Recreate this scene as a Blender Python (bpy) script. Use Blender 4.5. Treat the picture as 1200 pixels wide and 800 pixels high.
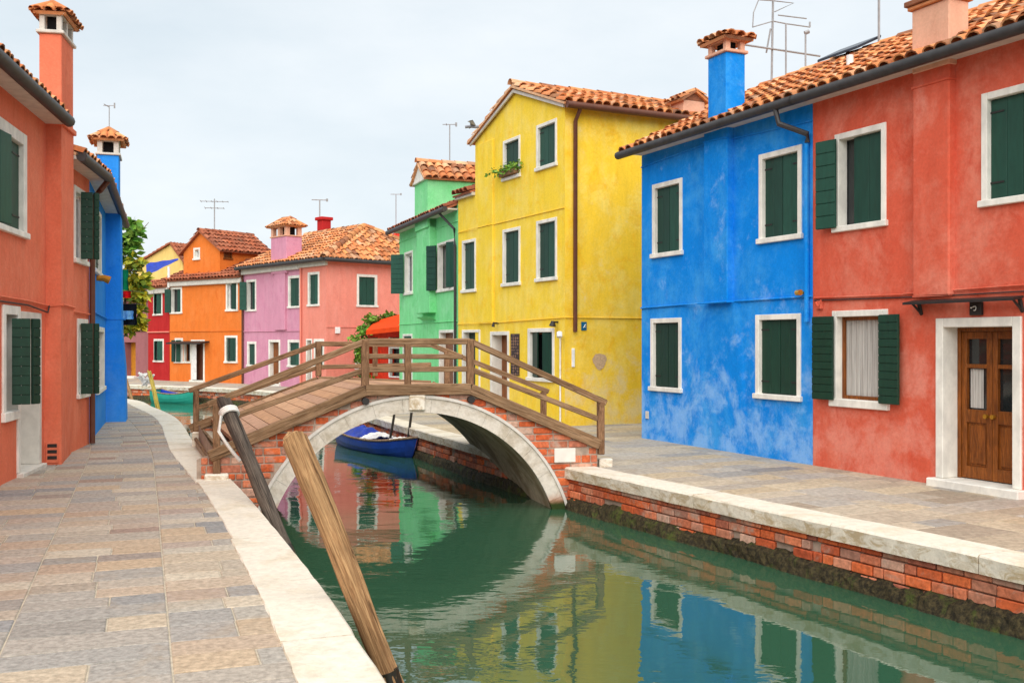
import bpy, math, random
from mathutils import Vector, Matrix
random.seed(7)
R = math.radians
for o in list(bpy.data.objects): bpy.data.objects.remove(o)
sc = bpy.context.scene
COL = sc.collection
EYE = 1.8; F = 1200.0          # eye height over the quay, focal length in px of a 1200 px wide frame
WATER = -0.56

# ------------------------------------------------------------------ camera, sky, sun, exposure
cam = bpy.data.cameras.new('camera'); co = bpy.data.objects.new('camera', cam); COL.objects.link(co)
co.location = (0, 0, EYE); co.rotation_euler = (R(90), 0, 0)
cam.sensor_width = 36; cam.lens = 36; cam.clip_end = 2000; cam.clip_start = .05
sc.camera = co
SUN_EL, SUN_AZ = 48, 180        # azimuth clockwise from +Y
w = bpy.data.worlds.new('World'); sc.world = w; w.use_nodes = True
nt = w.node_tree; nt.nodes.clear()
def wn(t, **k):
    n = nt.nodes.new(t)
    for a, b in k.items(): setattr(n, a, b)
    return n
wo = wn('ShaderNodeOutputWorld'); bg = wn('ShaderNodeBackground'); bg.inputs[1].default_value = 0.1
sky = wn('ShaderNodeTexSky'); sky.sky_type = 'NISHITA'; sky.sun_disc = False
sky.sun_elevation = R(SUN_EL); sky.sun_rotation = R(SUN_AZ); sky.air_density = 1.0; sky.dust_density = 2.0
tc = wn('ShaderNodeTexCoord'); mp = wn('ShaderNodeMapping'); mp.inputs['Scale'].default_value = (1.0, 1.0, 2.6)
nz = wn('ShaderNodeTexNoise'); nz.inputs['Scale'].default_value = 2.3; nz.inputs['Detail'].default_value = 7; nz.inputs['Roughness'].default_value = .55
rp = wn('ShaderNodeValToRGB'); rp.color_ramp.elements[0].position = .3; rp.color_ramp.elements[1].position = .72
rp.color_ramp.elements[0].color = (2.62, 2.98, 3.2, 1); rp.color_ramp.elements[1].color = (3.62, 3.76, 3.83, 1)
mx = wn('ShaderNodeMix', data_type='RGBA'); mx.inputs[0].default_value = .93
L = nt.links.new
L(tc.outputs['Generated'], mp.inputs[0]); L(mp.outputs[0], nz.inputs['Vector']); L(nz.outputs['Fac'], rp.inputs[0])
L(sky.outputs[0], mx.inputs[6]); L(rp.outputs[0], mx.inputs[7]); L(mx.outputs[2], bg.inputs[0]); L(bg.outputs[0], wo.inputs[0])
sl = bpy.data.lights.new('sun', 'SUN'); sl.energy = 1.5; sl.angle = R(84); sl.color = (1, .965, .91)
so = bpy.data.objects.new('sun', sl); COL.objects.link(so)
sd = Vector((math.sin(R(SUN_AZ)) * math.cos(R(SUN_EL)), math.cos(R(SUN_AZ)) * math.cos(R(SUN_EL)), math.sin(R(SUN_EL))))
so.rotation_euler = sd.to_track_quat('Z', 'Y').to_euler(); so.location = (0, -5, 30)
vs = sc.view_settings; vs.view_transform = 'Standard'; vs.look = 'None'; vs.exposure = 1.42; vs.gamma = 1; vs.use_curve_mapping = False

# ------------------------------------------------------------------ materials
def lin(r, g, b, k=1.0):
    f = lambda c: ((c / 255) / 12.92 if c / 255 <= .04045 else ((c / 255 + .055) / 1.055) ** 2.4) * k
    return (min(f(r), .9), min(f(g), .9), min(f(b), .9), 1)
class MT:
    def __init__(s, name, rough=.8, spec=.3):
        s.m = bpy.data.materials.new(name); s.m.use_nodes = True; s.t = s.m.node_tree
        s.b = s.t.nodes['Principled BSDF']; s.b.inputs['Roughness'].default_value = rough
        s.b.inputs['Specular IOR Level'].default_value = spec
        s.tc = s.n('ShaderNodeTexCoord')
    def n(s, t, **k):
        n = s.t.nodes.new(t)
        for a, b in k.items(): setattr(n, a, b)
        return n
    def l(s, a, b): s.t.links.new(a, b)
    def noise(s, scale, detail=4, rough=.55, dist=0, stretch=None, off=0):
        n = s.n('ShaderNodeTexNoise'); n.inputs['Scale'].default_value = scale; n.inputs['Detail'].default_value = detail
        n.inputs['Roughness'].default_value = rough; n.inputs['Distortion'].default_value = dist
        mp = s.n('ShaderNodeMapping'); mp.inputs['Location'].default_value = (off, off * 1.7, off * .6)
        if stretch: mp.inputs['Scale'].default_value = stretch
        s.l(s.tc.outputs['Object'], mp.inputs[0]); s.l(mp.outputs[0], n.inputs['Vector'])
        return n.outputs['Fac']
    def rng(s, v, a, b, c=0, d=1):
        n = s.n('ShaderNodeMapRange'); n.interpolation_type = 'SMOOTHSTEP'
        for i, x in zip((1, 2, 3, 4), (a, b, c, d)): n.inputs[i].default_value = x
        s.l(v, n.inputs[0]); return n.outputs[0]
    def mul(s, a, b, op='MULTIPLY'):
        n = s.n('ShaderNodeMath', operation=op)
        for i, x in enumerate((a, b)):
            if isinstance(x, (int, float)): n.inputs[i].default_value = x
            else: s.l(x, n.inputs[i])
        return n.outputs[0]
    def mix(s, fac, a, b, mode='MIX'):
        n = s.n('ShaderNodeMix', data_type='RGBA', blend_type=mode)
        if isinstance(fac, (int, float)): n.inputs[0].default_value = fac
        else: s.l(fac, n.inputs[0])
        for i, x in ((6, a), (7, b)):
            if isinstance(x, tuple): n.inputs[i].default_value = x
            else: s.l(x, n.inputs[i])
        return n.outputs[2]
    def ramp(s, fac, cols, interp='LINEAR'):
        n = s.n('ShaderNodeValToRGB'); cr = n.color_ramp; cr.interpolation = interp
        while len(cr.elements) < len(cols): cr.elements.new(.5)
        for i, c in enumerate(cols):
            cr.elements[i].position = i / (len(cols) - (0 if interp == 'CONSTANT' else 1)); cr.elements[i].color = c
        s.l(fac, n.inputs[0]); return n.outputs[0]
    def island(s):
        return s.n('ShaderNodeNewGeometry').outputs['Random Per Island']
    def val(s, col, fac, lo, hi):      # multiply brightness lo..hi by fac
        v = s.rng(fac, .25, .75, lo, hi)
        c = s.n('ShaderNodeCombineColor')
        for i in range(3): s.l(v, c.inputs[i])
        return s.mix(1.0, col, c.outputs[0], 'MULTIPLY')
    def bump(s, h, strength, dist=.01):
        n = s.n('ShaderNodeBump'); n.inputs['Strength'].default_value = strength; n.inputs['Distance'].default_value = dist
        s.l(h, n.inputs['Height']); s.l(n.outputs[0], s.b.inputs['Normal']); return n
    def out(s, col):
        if isinstance(col, tuple): s.b.inputs['Base Color'].default_value = col
        else: s.l(col, s.b.inputs['Base Color'])
        return s.m
def plaster(name, base, light, deep, fade=.6, low=None, lowamt=.7, off=0.0):
    t = MT(name, .92, .15)
    n1 = t.noise(1.1, 10, .74, .3, None, off); n2 = t.noise(2.6, 8, .7, .8, (1, 1, .7), off + 5); n3 = t.noise(26, 4, .6, 0, None, off)
    c = t.mix(t.mul(t.rng(n1, .42, .68), fade), base, light)
    c = t.mix(t.mul(t.rng(n2, .5, .72), .75), c, deep)
    st = t.noise(5, 6, .6, .2, (1, 1, .16), off + 3)          # faint run-off streaks
    c = t.val(c, st, .93, 1.05)
    if low:
        sp = t.n('ShaderNodeSeparateXYZ'); t.l(t.tc.outputs['Object'], sp.inputs[0])
        h = t.rng(sp.outputs[2], .2, 2.6, .20, .02)
        n4 = t.noise(1.9, 9, .7, .25, None, off + 11)
        f = t.rng(t.mul(n4, h, 'ADD'), .58, .80)
        c = t.mix(t.mul(f, lowamt), c, low)
    c = t.val(c, n3, .94, 1.06)
    t.bump(t.mul(n3, t.mul(n2, 2.0), 'ADD'), .35, .012)
    return t.out(c)
def simple(name, col, rough=.7, spec=.3, var=.15, scale=8, stretch=None, bump=.15):
    t = MT(name, rough, spec); n = t.noise(scale, 5, .6, .2, stretch)
    c = t.val(col, n, 1 - var, 1 + var)
    if bump: t.bump(n, bump, .006)
    return t.out(c)
def islands(name, cols, rough=.85, mottle=.2, scale=10, bump=.3, stain=None, interp='LINEAR', spec=.2):
    t = MT(name, rough, spec); c = t.ramp(t.island(), cols, interp)
    n = t.noise(scale, 7, .65, .3); c = t.val(c, n, 1 - mottle, 1 + mottle)
    if stain:
        n2 = t.noise(stain[1], 8, .7, .6, None, 4); c = t.mix(t.mul(t.rng(n2, .52, .7), stain[2]), c, stain[0])
    t.bump(n, bump, .008)
    return t.out(c)
M = {}
M['red_right'] = plaster('coral_plaster', lin(208, 92, 68), lin(220, 134, 112), lin(198, 74, 52), .75, lin(226, 150, 132), .55, 1)
M['red_left'] = plaster('orange_red_plaster', lin(222, 118, 88), lin(230, 140, 110), lin(210, 104, 74), .6, lin(214, 110, 76), .3, 2)
M['blue_right'] = plaster('cobalt_plaster', lin(8, 132, 224), lin(64, 158, 230), lin(4, 120, 216), .85, lin(136, 184, 236), .8, 3)
M['blue_left'] = plaster('azure_plaster', lin(36, 134, 228), lin(66, 154, 234), lin(26, 122, 220), .5, lin(100, 160, 222), .3, 4)
M['yellow'] = plaster('yellow_plaster', lin(250, 208, 64), lin(250, 216, 112), lin(246, 190, 30), .8, None, .5, 5)
M['yellow_side'] = plaster('ochre_yellow_plaster', lin(246, 198, 56), lin(246, 212, 108), lin(238, 174, 26), .85, lin(232, 204, 140), .9, 17.3)
M['green'] = plaster('mint_plaster', lin(128, 216, 146), lin(154, 226, 168), lin(98, 202, 122), .7, None, .5, 7)
M['salmon'] = plaster('salmon_plaster', lin(228, 138, 120), lin(234, 152, 136), lin(218, 124, 108), .6, None, .5, 8)
M['purple'] = plaster('lilac_plaster', lin(206, 142, 164), lin(212, 154, 174), lin(194, 118, 148), .6, None, .5, 9)
M['orange'] = plaster('orange_plaster', lin(222, 118, 48), lin(228, 134, 70), lin(212, 104, 38), .6, None, .5, 10)
M['crimson'] = plaster('crimson_plaster', lin(180, 40, 40), lin(190, 54, 52), lin(164, 32, 34), .5, None, .5, 11)
M['mauve'] = plaster('mauve_plaster', lin(152, 98, 100), lin(160, 108, 108), lin(142, 88, 90), .5, None, .5, 12)
M['cream'] = plaster('cream_plaster', lin(236, 200, 120), lin(236, 206, 134), lin(226, 186, 100), .5, None, .5, 13)
M['peach'] = plaster('peach_plaster', lin(222, 168, 140), lin(226, 178, 152), lin(206, 150, 124), .5, None, .5, 14)
M['shop_red'] = simple('scarlet_paint', lin(214, 50, 22), .6)
M['ochre'] = simple('ochre_paint', lin(190, 124, 34), .8)
M['stone'] = simple('white_istrian_stone', lin(226, 222, 212), .75, .3, .16, 5, (1, 1, .6), .3)
M['soffit'] = simple('white_soffit', lin(206, 200, 190), .8, .2, .12, 6)
M['coping'] = None
t = MT('pale_coping_stone', .8, .25); n1 = t.noise(1.6, 8, .65, .4); n2 = t.noise(14, 8, .7, .5)
c = t.ramp(t.island(), [lin(224, 214, 194), lin(232, 224, 208), lin(216, 206, 188), lin(228, 216, 194)])
c = t.mix(t.mul(t.rng(n1, .48, .7), .5), c, lin(190, 170, 134)); c = t.val(c, n2, .84, 1.1)
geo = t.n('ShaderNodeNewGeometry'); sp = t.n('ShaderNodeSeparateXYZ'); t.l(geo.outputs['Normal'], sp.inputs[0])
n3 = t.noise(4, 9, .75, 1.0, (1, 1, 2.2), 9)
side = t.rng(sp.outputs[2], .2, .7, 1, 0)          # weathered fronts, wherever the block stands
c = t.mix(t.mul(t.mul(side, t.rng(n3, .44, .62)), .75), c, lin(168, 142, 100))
t.bump(n2, .5, .015); M['coping'] = t.out(c)
M['shutter'] = simple('bottle_green_paint', lin(26, 70, 56, .9), .55, .35, .16, 5, (3, 3, .6), .1)
M['shutter_dark'] = simple('deep_green_paint', lin(16, 56, 40, .9), .5, .35, .18, 5, (3, 3, .6), .1)
for _k in ('shutter', 'shutter_dark'):          # every leaf has weathered a little differently
    _n = M[_k].node_tree; _b = _n.nodes['Principled BSDF']; _l = _b.inputs['Base Color'].links[0].from_socket
    _o = _n.nodes.new('ShaderNodeObjectInfo'); _r = _n.nodes.new('ShaderNodeMapRange'); _r.inputs[3].default_value = .75; _r.inputs[4].default_value = 1.35; _h = _n.nodes.new('ShaderNodeHueSaturation')
    _n.links.new(_o.outputs['Random'], _r.inputs[0]); _n.links.new(_r.outputs[0], _h.inputs['Value']); _n.links.new(_l, _h.inputs['Color']); _n.links.new(_h.outputs[0], _b.inputs['Base Color'])
M['iron'] = simple('black_iron', lin(38, 34, 32), .55, .4, .25, 14)
M['gutter'] = simple('grey_zinc_gutter', lin(52, 50, 50), .55, .5, .3, 6)
M['brown_pipe'] = simple('brown_painted_pipe', lin(96, 54, 36), .5, .4, .15, 6)
M['dark'] = simple('dark_interior', lin(26, 24, 24), .9, .1, .1, 6, None, 0)
M['glass'] = simple('dark_window_glass', lin(34, 38, 40), .06, .6, .2, 2, None, 0)
M['curtain'] = simple('grey_lace_curtain', lin(176, 172, 166), .9, .1, .3, 9, (6, 6, .15), .3)
def wood(name, a, b, scale=5, stretch=(6, 6, .5), rough=.8, dark=.5, crack=.75):
    t = MT(name, rough, .25); n = t.noise(scale, 9, .7, 1.2, stretch); m = t.noise(2.2, 5, .6, .4)
    c = t.mix(t.rng(n, .35, .65), a, b); c = t.val(c, t.noise(scale * 4, 6, .7, .4, stretch, 3), 1 - dark * .5, 1 + dark * .35)
    c = t.val(c, m, .78, 1.16)
    ck = t.noise(scale * 1.7, 4, .5, .3, (stretch[0], stretch[1], stretch[2] * .45), 9); c = t.mix(t.mul(t.rng(ck, .60, .67), crack), c, (a[0] * .22, a[1] * .2, a[2] * .18, 1)); t.bump(n, .6, .012); return t.out(c)
M['rail'] = wood('weathered_brown_timber', lin(112, 82, 54), lin(156, 126, 96), 5, (.3, 5, 5))
M['post'] = wood('brown_timber_post', lin(106, 76, 52), lin(146, 112, 82), 6, (3, 3, .7))
M['doorwood'] = wood('varnished_door_wood', lin(104, 54, 18), lin(148, 84, 32), 6, (5, 5, .5), .4, .5, .0)
M['palewood'] = wood('pale_bleached_pole_wood', lin(136, 98, 64), lin(188, 148, 104), 5, (7, 7, .28), .85, .8)
M['darkwood'] = wood('dark_grey_pole_wood', lin(62, 54, 48), lin(108, 96, 84), 5, (7, 7, .28), .85, .7)
M['yellowwood'] = wood('yellow_painted_pole', lin(180, 152, 60), lin(204, 180, 90), 5, (5, 5, .6), .8, .4)
M['wet'] = simple('wet_black_timber', lin(42, 36, 28), .35, .5, .3, 12)
M['tile'] = islands('terracotta_tiles', [lin(160, 94, 60), lin(216, 138, 84), lin(186, 108, 66), lin(226, 162, 112), lin(202, 124, 74), lin(214, 170, 132), lin(138, 88, 64), lin(222, 148, 90), lin(120, 84, 66)], .88, .22, 9, .4, (lin(132, 104, 80), 1.7, .5))
M['tile_old'] = islands('old_brown_tiles', [lin(128, 70, 50), lin(166, 92, 62), lin(140, 82, 60), lin(176, 106, 76), lin(120, 74, 58)], .9, .22, 8, .4, (lin(104, 82, 66), 1.5, .55))
M['brick'] = islands('old_red_bricks', [lin(198, 94, 54), lin(214, 112, 66), lin(172, 80, 50), lin(206, 102, 58), lin(168, 116, 94), lin(216, 126, 88), lin(146, 86, 70), lin(198, 160, 138), lin(178, 96, 68), lin(206, 140, 110)], .92, .34, 18, .9, (lin(178, 158, 142), 2.6, .8))
M['mortar'] = simple('grey_lime_mortar', lin(166, 148, 132), .95, .1, .25, 9, None, .6)
# wet quay masonry behind the bricks: mortar that turns to weed near the water line (a real tide mark)
M['paver'] = islands('mixed_trachyte_pavers', [lin(156, 148, 138), lin(176, 162, 144), lin(138, 136, 134), lin(180, 168, 150), lin(160, 142, 130), lin(178, 162, 140), lin(150, 145, 138), lin(168, 158, 146), lin(134, 132, 130), lin(188, 176, 156), lin(168, 146, 126), lin(158, 152, 144), lin(178, 156, 130), lin(144, 138, 130), lin(150, 128, 114)], .86, .3, 22, .6, (lin(164, 140, 112), 1.6, .32))
M['paver_r'] = islands('worn_tan_pavers', [lin(166, 156, 142), lin(182, 168, 146), lin(148, 144, 138), lin(178, 160, 132), lin(160, 153, 145), lin(188, 172, 146), lin(154, 140, 122), lin(172, 164, 152), lin(134, 130, 126)], .86, .26, 14, .5, (lin(140, 126, 108), 1.3, .5))
M['joint'] = simple('sandy_joint_mortar', lin(186, 174, 154), .95, .1, .2, 12, None, .4)
M['earth'] = simple('dull_ground', lin(150, 140, 124), .95, .1, .2, 1.5)
M['bed'] = simple('canal_mud', lin(52, 64, 48), .95, .1, .2, 1.5)
t = MT('dark_weed', .75, .3); n1 = t.noise(22, 9, .8, .3); n2 = t.noise(3.4, 8, .75, .4)
c = t.mix(t.rng(n1, .4, .66), lin(36, 31, 20), lin(92, 80, 50)); c = t.mix(t.mul(t.rng(n2, .52, .66), .85), c, lin(82, 94, 34)); t.bump(n1, 1.0, .03); M['weed'] = t.out(c)
t = MT('stained_vault_plaster', .9, .15); n1 = t.noise(2.2, 9, .7, .8, (1, 1, .5)); n2 = t.noise(10, 8, .7, .4)
c = t.mix(t.rng(n1, .38, .66), lin(150, 132, 106), lin(200, 186, 160)); c = t.val(c, n2, .8, 1.15); t.bump(n2, .5, .02); M['vault'] = t.out(c)
t = MT('pale_arch_stone', .82, .2); n1 = t.noise(3, 8, .7, .5); n2 = t.noise(18, 7, .7, .4)
c = t.mix(t.rng(n1, .42, .68), lin(214, 206, 192), lin(182, 170, 150)); c = t.val(c, n2, .86, 1.08)
sp = t.n('ShaderNodeSeparateXYZ'); t.l(t.tc.outputs['Object'], sp.inputs[0])
c = t.mix(t.rng(t.mul(sp.outputs[2], t.mul(n1, .3), 'SUBTRACT'), -.66, -.42, .85, 0), c, lin(176, 104, 58))
c = t.mix(t.rng(t.mul(sp.outputs[2], t.mul(n1, .2), 'SUBTRACT'), -.60, -.50, 1, 0), c, lin(48, 62, 26)); t.bump(n2, .5, .015); M['arch'] = t.out(c)
M['deck'] = islands('tan_deck_boards', [lin(176, 132, 98), lin(196, 156, 122), lin(160, 120, 92), lin(188, 150, 124)], .85, .2, 9, .4)
M['plaque'] = simple('white_marble', lin(222, 216, 206), .6, .3, .06, 10)
M['cord'] = simple('grey_cable', lin(60, 52, 50), .7)
M['rope'] = simple('white_rope', lin(222, 218, 210), .9, .1, .1, 40)
M['brass'] = simple('polished_brass', lin(206, 160, 60), .3, .6); M['brass'].node_tree.nodes['Principled BSDF'].inputs['Metallic'].default_value = .8
M['alu'] = simple('grey_aluminium', lin(150, 148, 148), .5, .5)
M['white'] = simple('white_paint', lin(232, 230, 226), .6)
M['hull'] = simple('royal_blue_boat_paint', lin(26, 66, 160), .4, .45, .2, 4)
M['hull_in'] = simple('bright_blue_boat_paint', lin(22, 62, 176), .45, .45, .25, 5)
M['tarp'] = simple('blue_tarpaulin', lin(16, 48, 150), .5, .4, .25, 5, None, .5)
M['gunwale'] = wood('worn_gunwale_wood', lin(120, 92, 70), lin(170, 146, 120))
M['teal'] = simple('teal_boat_paint', lin(40, 156, 136), .4, .45, .12, 4)
M['sign_blue'] = simple('blue_enamel', lin(10, 92, 130), .35, .5, .05)
M['awning'] = simple('orange_red_canvas', lin(222, 72, 28), .85, .1, .12, 4)
M['blue_cloth'] = simple('dark_blue_cloth', lin(36, 44, 150), .9, .1)
M['green_cloth'] = simple('green_cloth', lin(16, 128, 84), .9, .1)
M['red_cloth'] = simple('bright_red_cloth', lin(216, 24, 24), .9, .1)
M['black_cloth'] = simple('black_cloth', lin(24, 26, 32), .9, .1)
M['sky_cloth'] = simple('light_blue_cloth', lin(118, 176, 222), .9, .1)
M['leaf'] = islands('fresh_green_leaves', [lin(56, 104, 34), lin(112, 154, 54), lin(78, 128, 44), lin(146, 176, 70), lin(48, 88, 36)], .6, .15, 20, .1)
M['leaf_y'] = islands('yellowing_leaves', [lin(150, 164, 48), lin(230, 200, 52), lin(98, 134, 42), lin(238, 214, 74), lin(66, 108, 42), lin(190, 184, 56)], .6, .15, 20, .1)
M['bark'] = wood('brown_bark', lin(84, 64, 48), lin(120, 98, 76))
M['pot'] = simple('dark_blue_glazed_pot', lin(22, 54, 96), .3, .5)
M['panel_dark'] = simple('dark_bronze_panel', lin(52, 34, 34), .5, .4)
M['panel_light'] = simple('pale_tracery', lin(150, 116, 96), .6, .3)
M['bare'] = simple('bare_grey_render', lin(196, 164, 130), .95, .1, .2, 26, None, .6)
M['solar'] = simple('dark_roof_panel', lin(30, 34, 48), .3, .5)
M['bird'] = simple('pale_grey_feathers', lin(140, 140, 146), .8)
# water
t = MT('green_canal_water', .008, .5); t.b.inputs['IOR'].default_value = 1.68
n1 = t.noise(1.1, 3, .5, .3, (1, 1.5, 1)); n2 = t.noise(4.5, 3, .5, .2, (1, 1.6, 1), 3); n3 = t.noise(.35, 2, .5, 0, None, 8)
calm = t.rng(n3, .38, .62, .25, 1)
t.bump(t.mul(t.mul(n1, t.mul(n2, .3), 'ADD'), calm), .1, .10)
M['water'] = t.out(t.mix(t.noise(.5, 3), lin(42, 78, 57), lin(48, 86, 62)))

# ------------------------------------------------------------------ mesh helpers
V = Vector
def v2(p, z=0.0): return V((p[0], p[1], z))
class MB:
    def __init__(s): s.v = []; s.f = []; s.sm = False
    def poly(s, *p):
        i = len(s.v); s.v += [V(q) for q in p]; s.f.append(tuple(range(i, i + len(p)))); return s
    def box(s, o, a, b, c):
        o, a, b, c = V(o), V(a), V(b), V(c); i = len(s.v)
        s.v += [o, o + a, o + a + b, o + b, o + c, o + a + c, o + a + b + c, o + b + c]
        fs = [(0, 3, 2, 1), (4, 5, 6, 7), (0, 1, 5, 4), (1, 2, 6, 5), (2, 3, 7, 6), (3, 0, 4, 7)]
        if a.cross(b).dot(c) < 0: fs = [f[::-1] for f in fs]
        s.f += [tuple(i + k for k in f) for f in fs]; return s
    def bbox(s, o, a, b, c, bev=.008):
        """box with chamfered edges: three crossing shells merged as an octagonal solid"""
        o, a, b, c = V(o), V(a), V(b), V(c); ctr = o + (a + b + c) / 2; ax = [a, b, c]
        hl = [x.length / 2 for x in ax]; un = [x.normalized() for x in ax]; bev = min(bev, *[h * .45 for h in hl]); i = len(s.v); idx = {}
        for sx in (-1, 1):
            for sy in (-1, 1):
                for sz in (-1, 1):
                    for k in range(3):
                        h = [hl[j] - (0 if j == k else bev) for j in range(3)]
                        idx[(sx, sy, sz, k)] = len(s.v)
                        s.v.append(ctr + un[0] * sx * h[0] + un[1] * sy * h[1] + un[2] * sz * h[2])
        fl = un[0].cross(un[1]).dot(un[2]) < 0
        def add(f): s.f.append(tuple(f[::-1] if fl else f))
        for k in range(3):
            p, q = (k + 1) % 3, (k + 2) % 3
            for sg in (-1, 1):
                q4 = []
                for (x, y) in ((-1, -1), (1, -1), (1, 1), (-1, 1)):
                    t = [0, 0, 0]; t[k] = sg; t[p] = x; t[q] = y; q4.append(idx[(*t, k)])
                add(q4 if sg > 0 else q4[::-1])
            for sp_ in (-1, 1):
                for sq in (-1, 1):
                    e = []
                    for (sk, own) in ((-1, p), (1, p), (1, q), (-1, q)):
                        t = [0, 0, 0]; t[k] = sk; t[p] = sp_; t[q] = sq; e.append(idx[(*t, own)])
                    add(e[::-1] if sp_ * sq > 0 else e)
        for sx in (-1, 1):
            for sy in (-1, 1):
                for sz in (-1, 1):
                    tr = [idx[(sx, sy, sz, k)] for k in range(3)]
                    add(tr if sx * sy * sz > 0 else tr[::-1])
        return s
    def tube(s, pts, r, n=8, cap=True, r1=None, wob=0):
        pts = [V(p) for p in pts]; rings = []; m = len(pts)
        for i, p in enumerate(pts):
            d = (pts[min(i + 1, m - 1)] - pts[max(i - 1, 0)]).normalized()
            u = d.cross(V((0, 0, 1)));
            if u.length < .05: u = d.cross(V((0, 1, 0)))
            u.normalize(); wv = d.cross(u)
            rr = r if r1 is None else r + (r1 - r) * i / max(m - 1, 1)
            b = len(s.v)
            for k in range(n):
                a = 2 * math.pi * k / n; q = rr * (1 + wob * (random.random() - .5))
                s.v.append(p + u * math.cos(a) * q + wv * math.sin(a) * q)
            rings.append(b)
        for b0, b1 in zip(rings, rings[1:]):
            for k in range(n): s.f.append((b0 + k, b0 + (k + 1) % n, b1 + (k + 1) % n, b1 + k))
        if cap:
            s.f.append(tuple(rings[0] + k for k in range(n))[::-1]); s.f.append(tuple(rings[-1] + k for k in range(n)))
        return s
    def build(s, name, m, parent=None, loc=None, smooth=None):
        base = V((0, 0, 0))
        if parent:
            q = parent
            while q: base = base + V(q.location); q = q.parent
        elif loc is not None: base = V(loc)
        me = bpy.data.meshes.new(name); me.from_pydata([tuple(x - base) for x in s.v], [], s.f); me.update()
        me.materials.append(m if not isinstance(m, str) else M[m])
        if smooth if smooth is not None else s.sm:
            me.polygons.foreach_set('use_smooth', [True] * len(me.polygons))
            try: me.set_sharp_from_angle(angle=R(40))
            except Exception: pass
        o = bpy.data.objects.new(name, me); COL.objects.link(o)
        if parent: o.parent = parent
        elif loc is not None: o.location = loc
        return o
def align(o, d, axis='Z'):
    """turn the object's own axes so the wood grain of its material runs along d; the shape stays where it is"""
    q = V(d).to_track_quat(axis, 'Y' if axis != 'Y' else 'Z'); o.data.transform(q.inverted().to_matrix().to_4x4()); o.rotation_euler = q.to_euler(); return o
def thing(name, label, cat, loc, group=None):
    o = bpy.data.objects.new(name, None); COL.objects.link(o); o.location = loc; o.empty_display_size = .3
    o['label'] = label; o['category'] = cat
    if group: o['group'] = group
    return o
def tag(o, label, cat, group=None):
    o['label'] = label; o['category'] = cat
    if group: o['group'] = group
    return o
def structure(o): o['kind'] = 'structure'; return o
def stuff(o): o['kind'] = 'stuff'; return o
def ray(u, v, Y): return V(((u - 600) / F * Y, Y, EYE - (v - 400) / F * Y))
class Fac:
    """a vertical wall plane: P0 is its left end as seen from outside; pt(s along, z, o outwards)"""
    def __init__(s, P0, P1):
        s.p = V((P0[0], P0[1], 0)); e = V((P1[0], P1[1], 0)); s.L = (e - s.p).length; s.d = (e - s.p) / s.L; s.n = V((s.d.y, -s.d.x, 0))
    def pt(s, a, z, o=0.0): return s.p + s.d * a + s.n * o + V((0, 0, z))
    def px(s, u, v=400, o=0.0):
        k = (u - 600) / F; p = s.p + s.n * o
        a = (k * p.y - p.x) / (s.d.x - k * s.d.y); Y = p.y + s.d.y * a
        return a, EYE - (v - 400) / F * Y
    def box(s, mb, s0, s1, z0, z1, o0, o1, bev=0):
        f = mb.bbox if bev else mb.box
        a = (s.pt(s0, z0, o1), s.d * (s1 - s0), s.n * (o0 - o1), V((0, 0, z1 - z0)))
        return f(*a, bev) if bev else f(*a)
    def wall(s, mb, s0, s1, z0, z1, holes=(), dep=.17):
        xs = sorted({s0, s1, *[h[0] for h in holes], *[h[1] for h in holes]}); zs = sorted({z0, z1, *[h[2] for h in holes], *[h[3] for h in holes]})
        xs = [x for x in xs if s0 <= x <= s1]; zs = [z for z in zs if z0 <= z <= z1]
        for a, b in zip(xs, xs[1:]):
            for c, e in zip(zs, zs[1:]):
                mx_, mz = (a + b) / 2, (c + e) / 2
                if any(h[0] < mx_ < h[1] and h[2] < mz < h[3] for h in holes): continue
                mb.poly(s.pt(a, c), s.pt(b, c), s.pt(b, e), s.pt(a, e))
        for a, b, c, e in holes:
            mb.poly(s.pt(a, c), s.pt(a, e), s.pt(a, e, -dep), s.pt(a, c, -dep)); mb.poly(s.pt(b, e), s.pt(b, c), s.pt(b, c, -dep), s.pt(b, e, -dep))
            mb.poly(s.pt(a, e), s.pt(b, e), s.pt(b, e, -dep), s.pt(a, e, -dep)); mb.poly(s.pt(b, c), s.pt(a, c), s.pt(a, c, -dep), s.pt(b, c, -dep))

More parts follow.
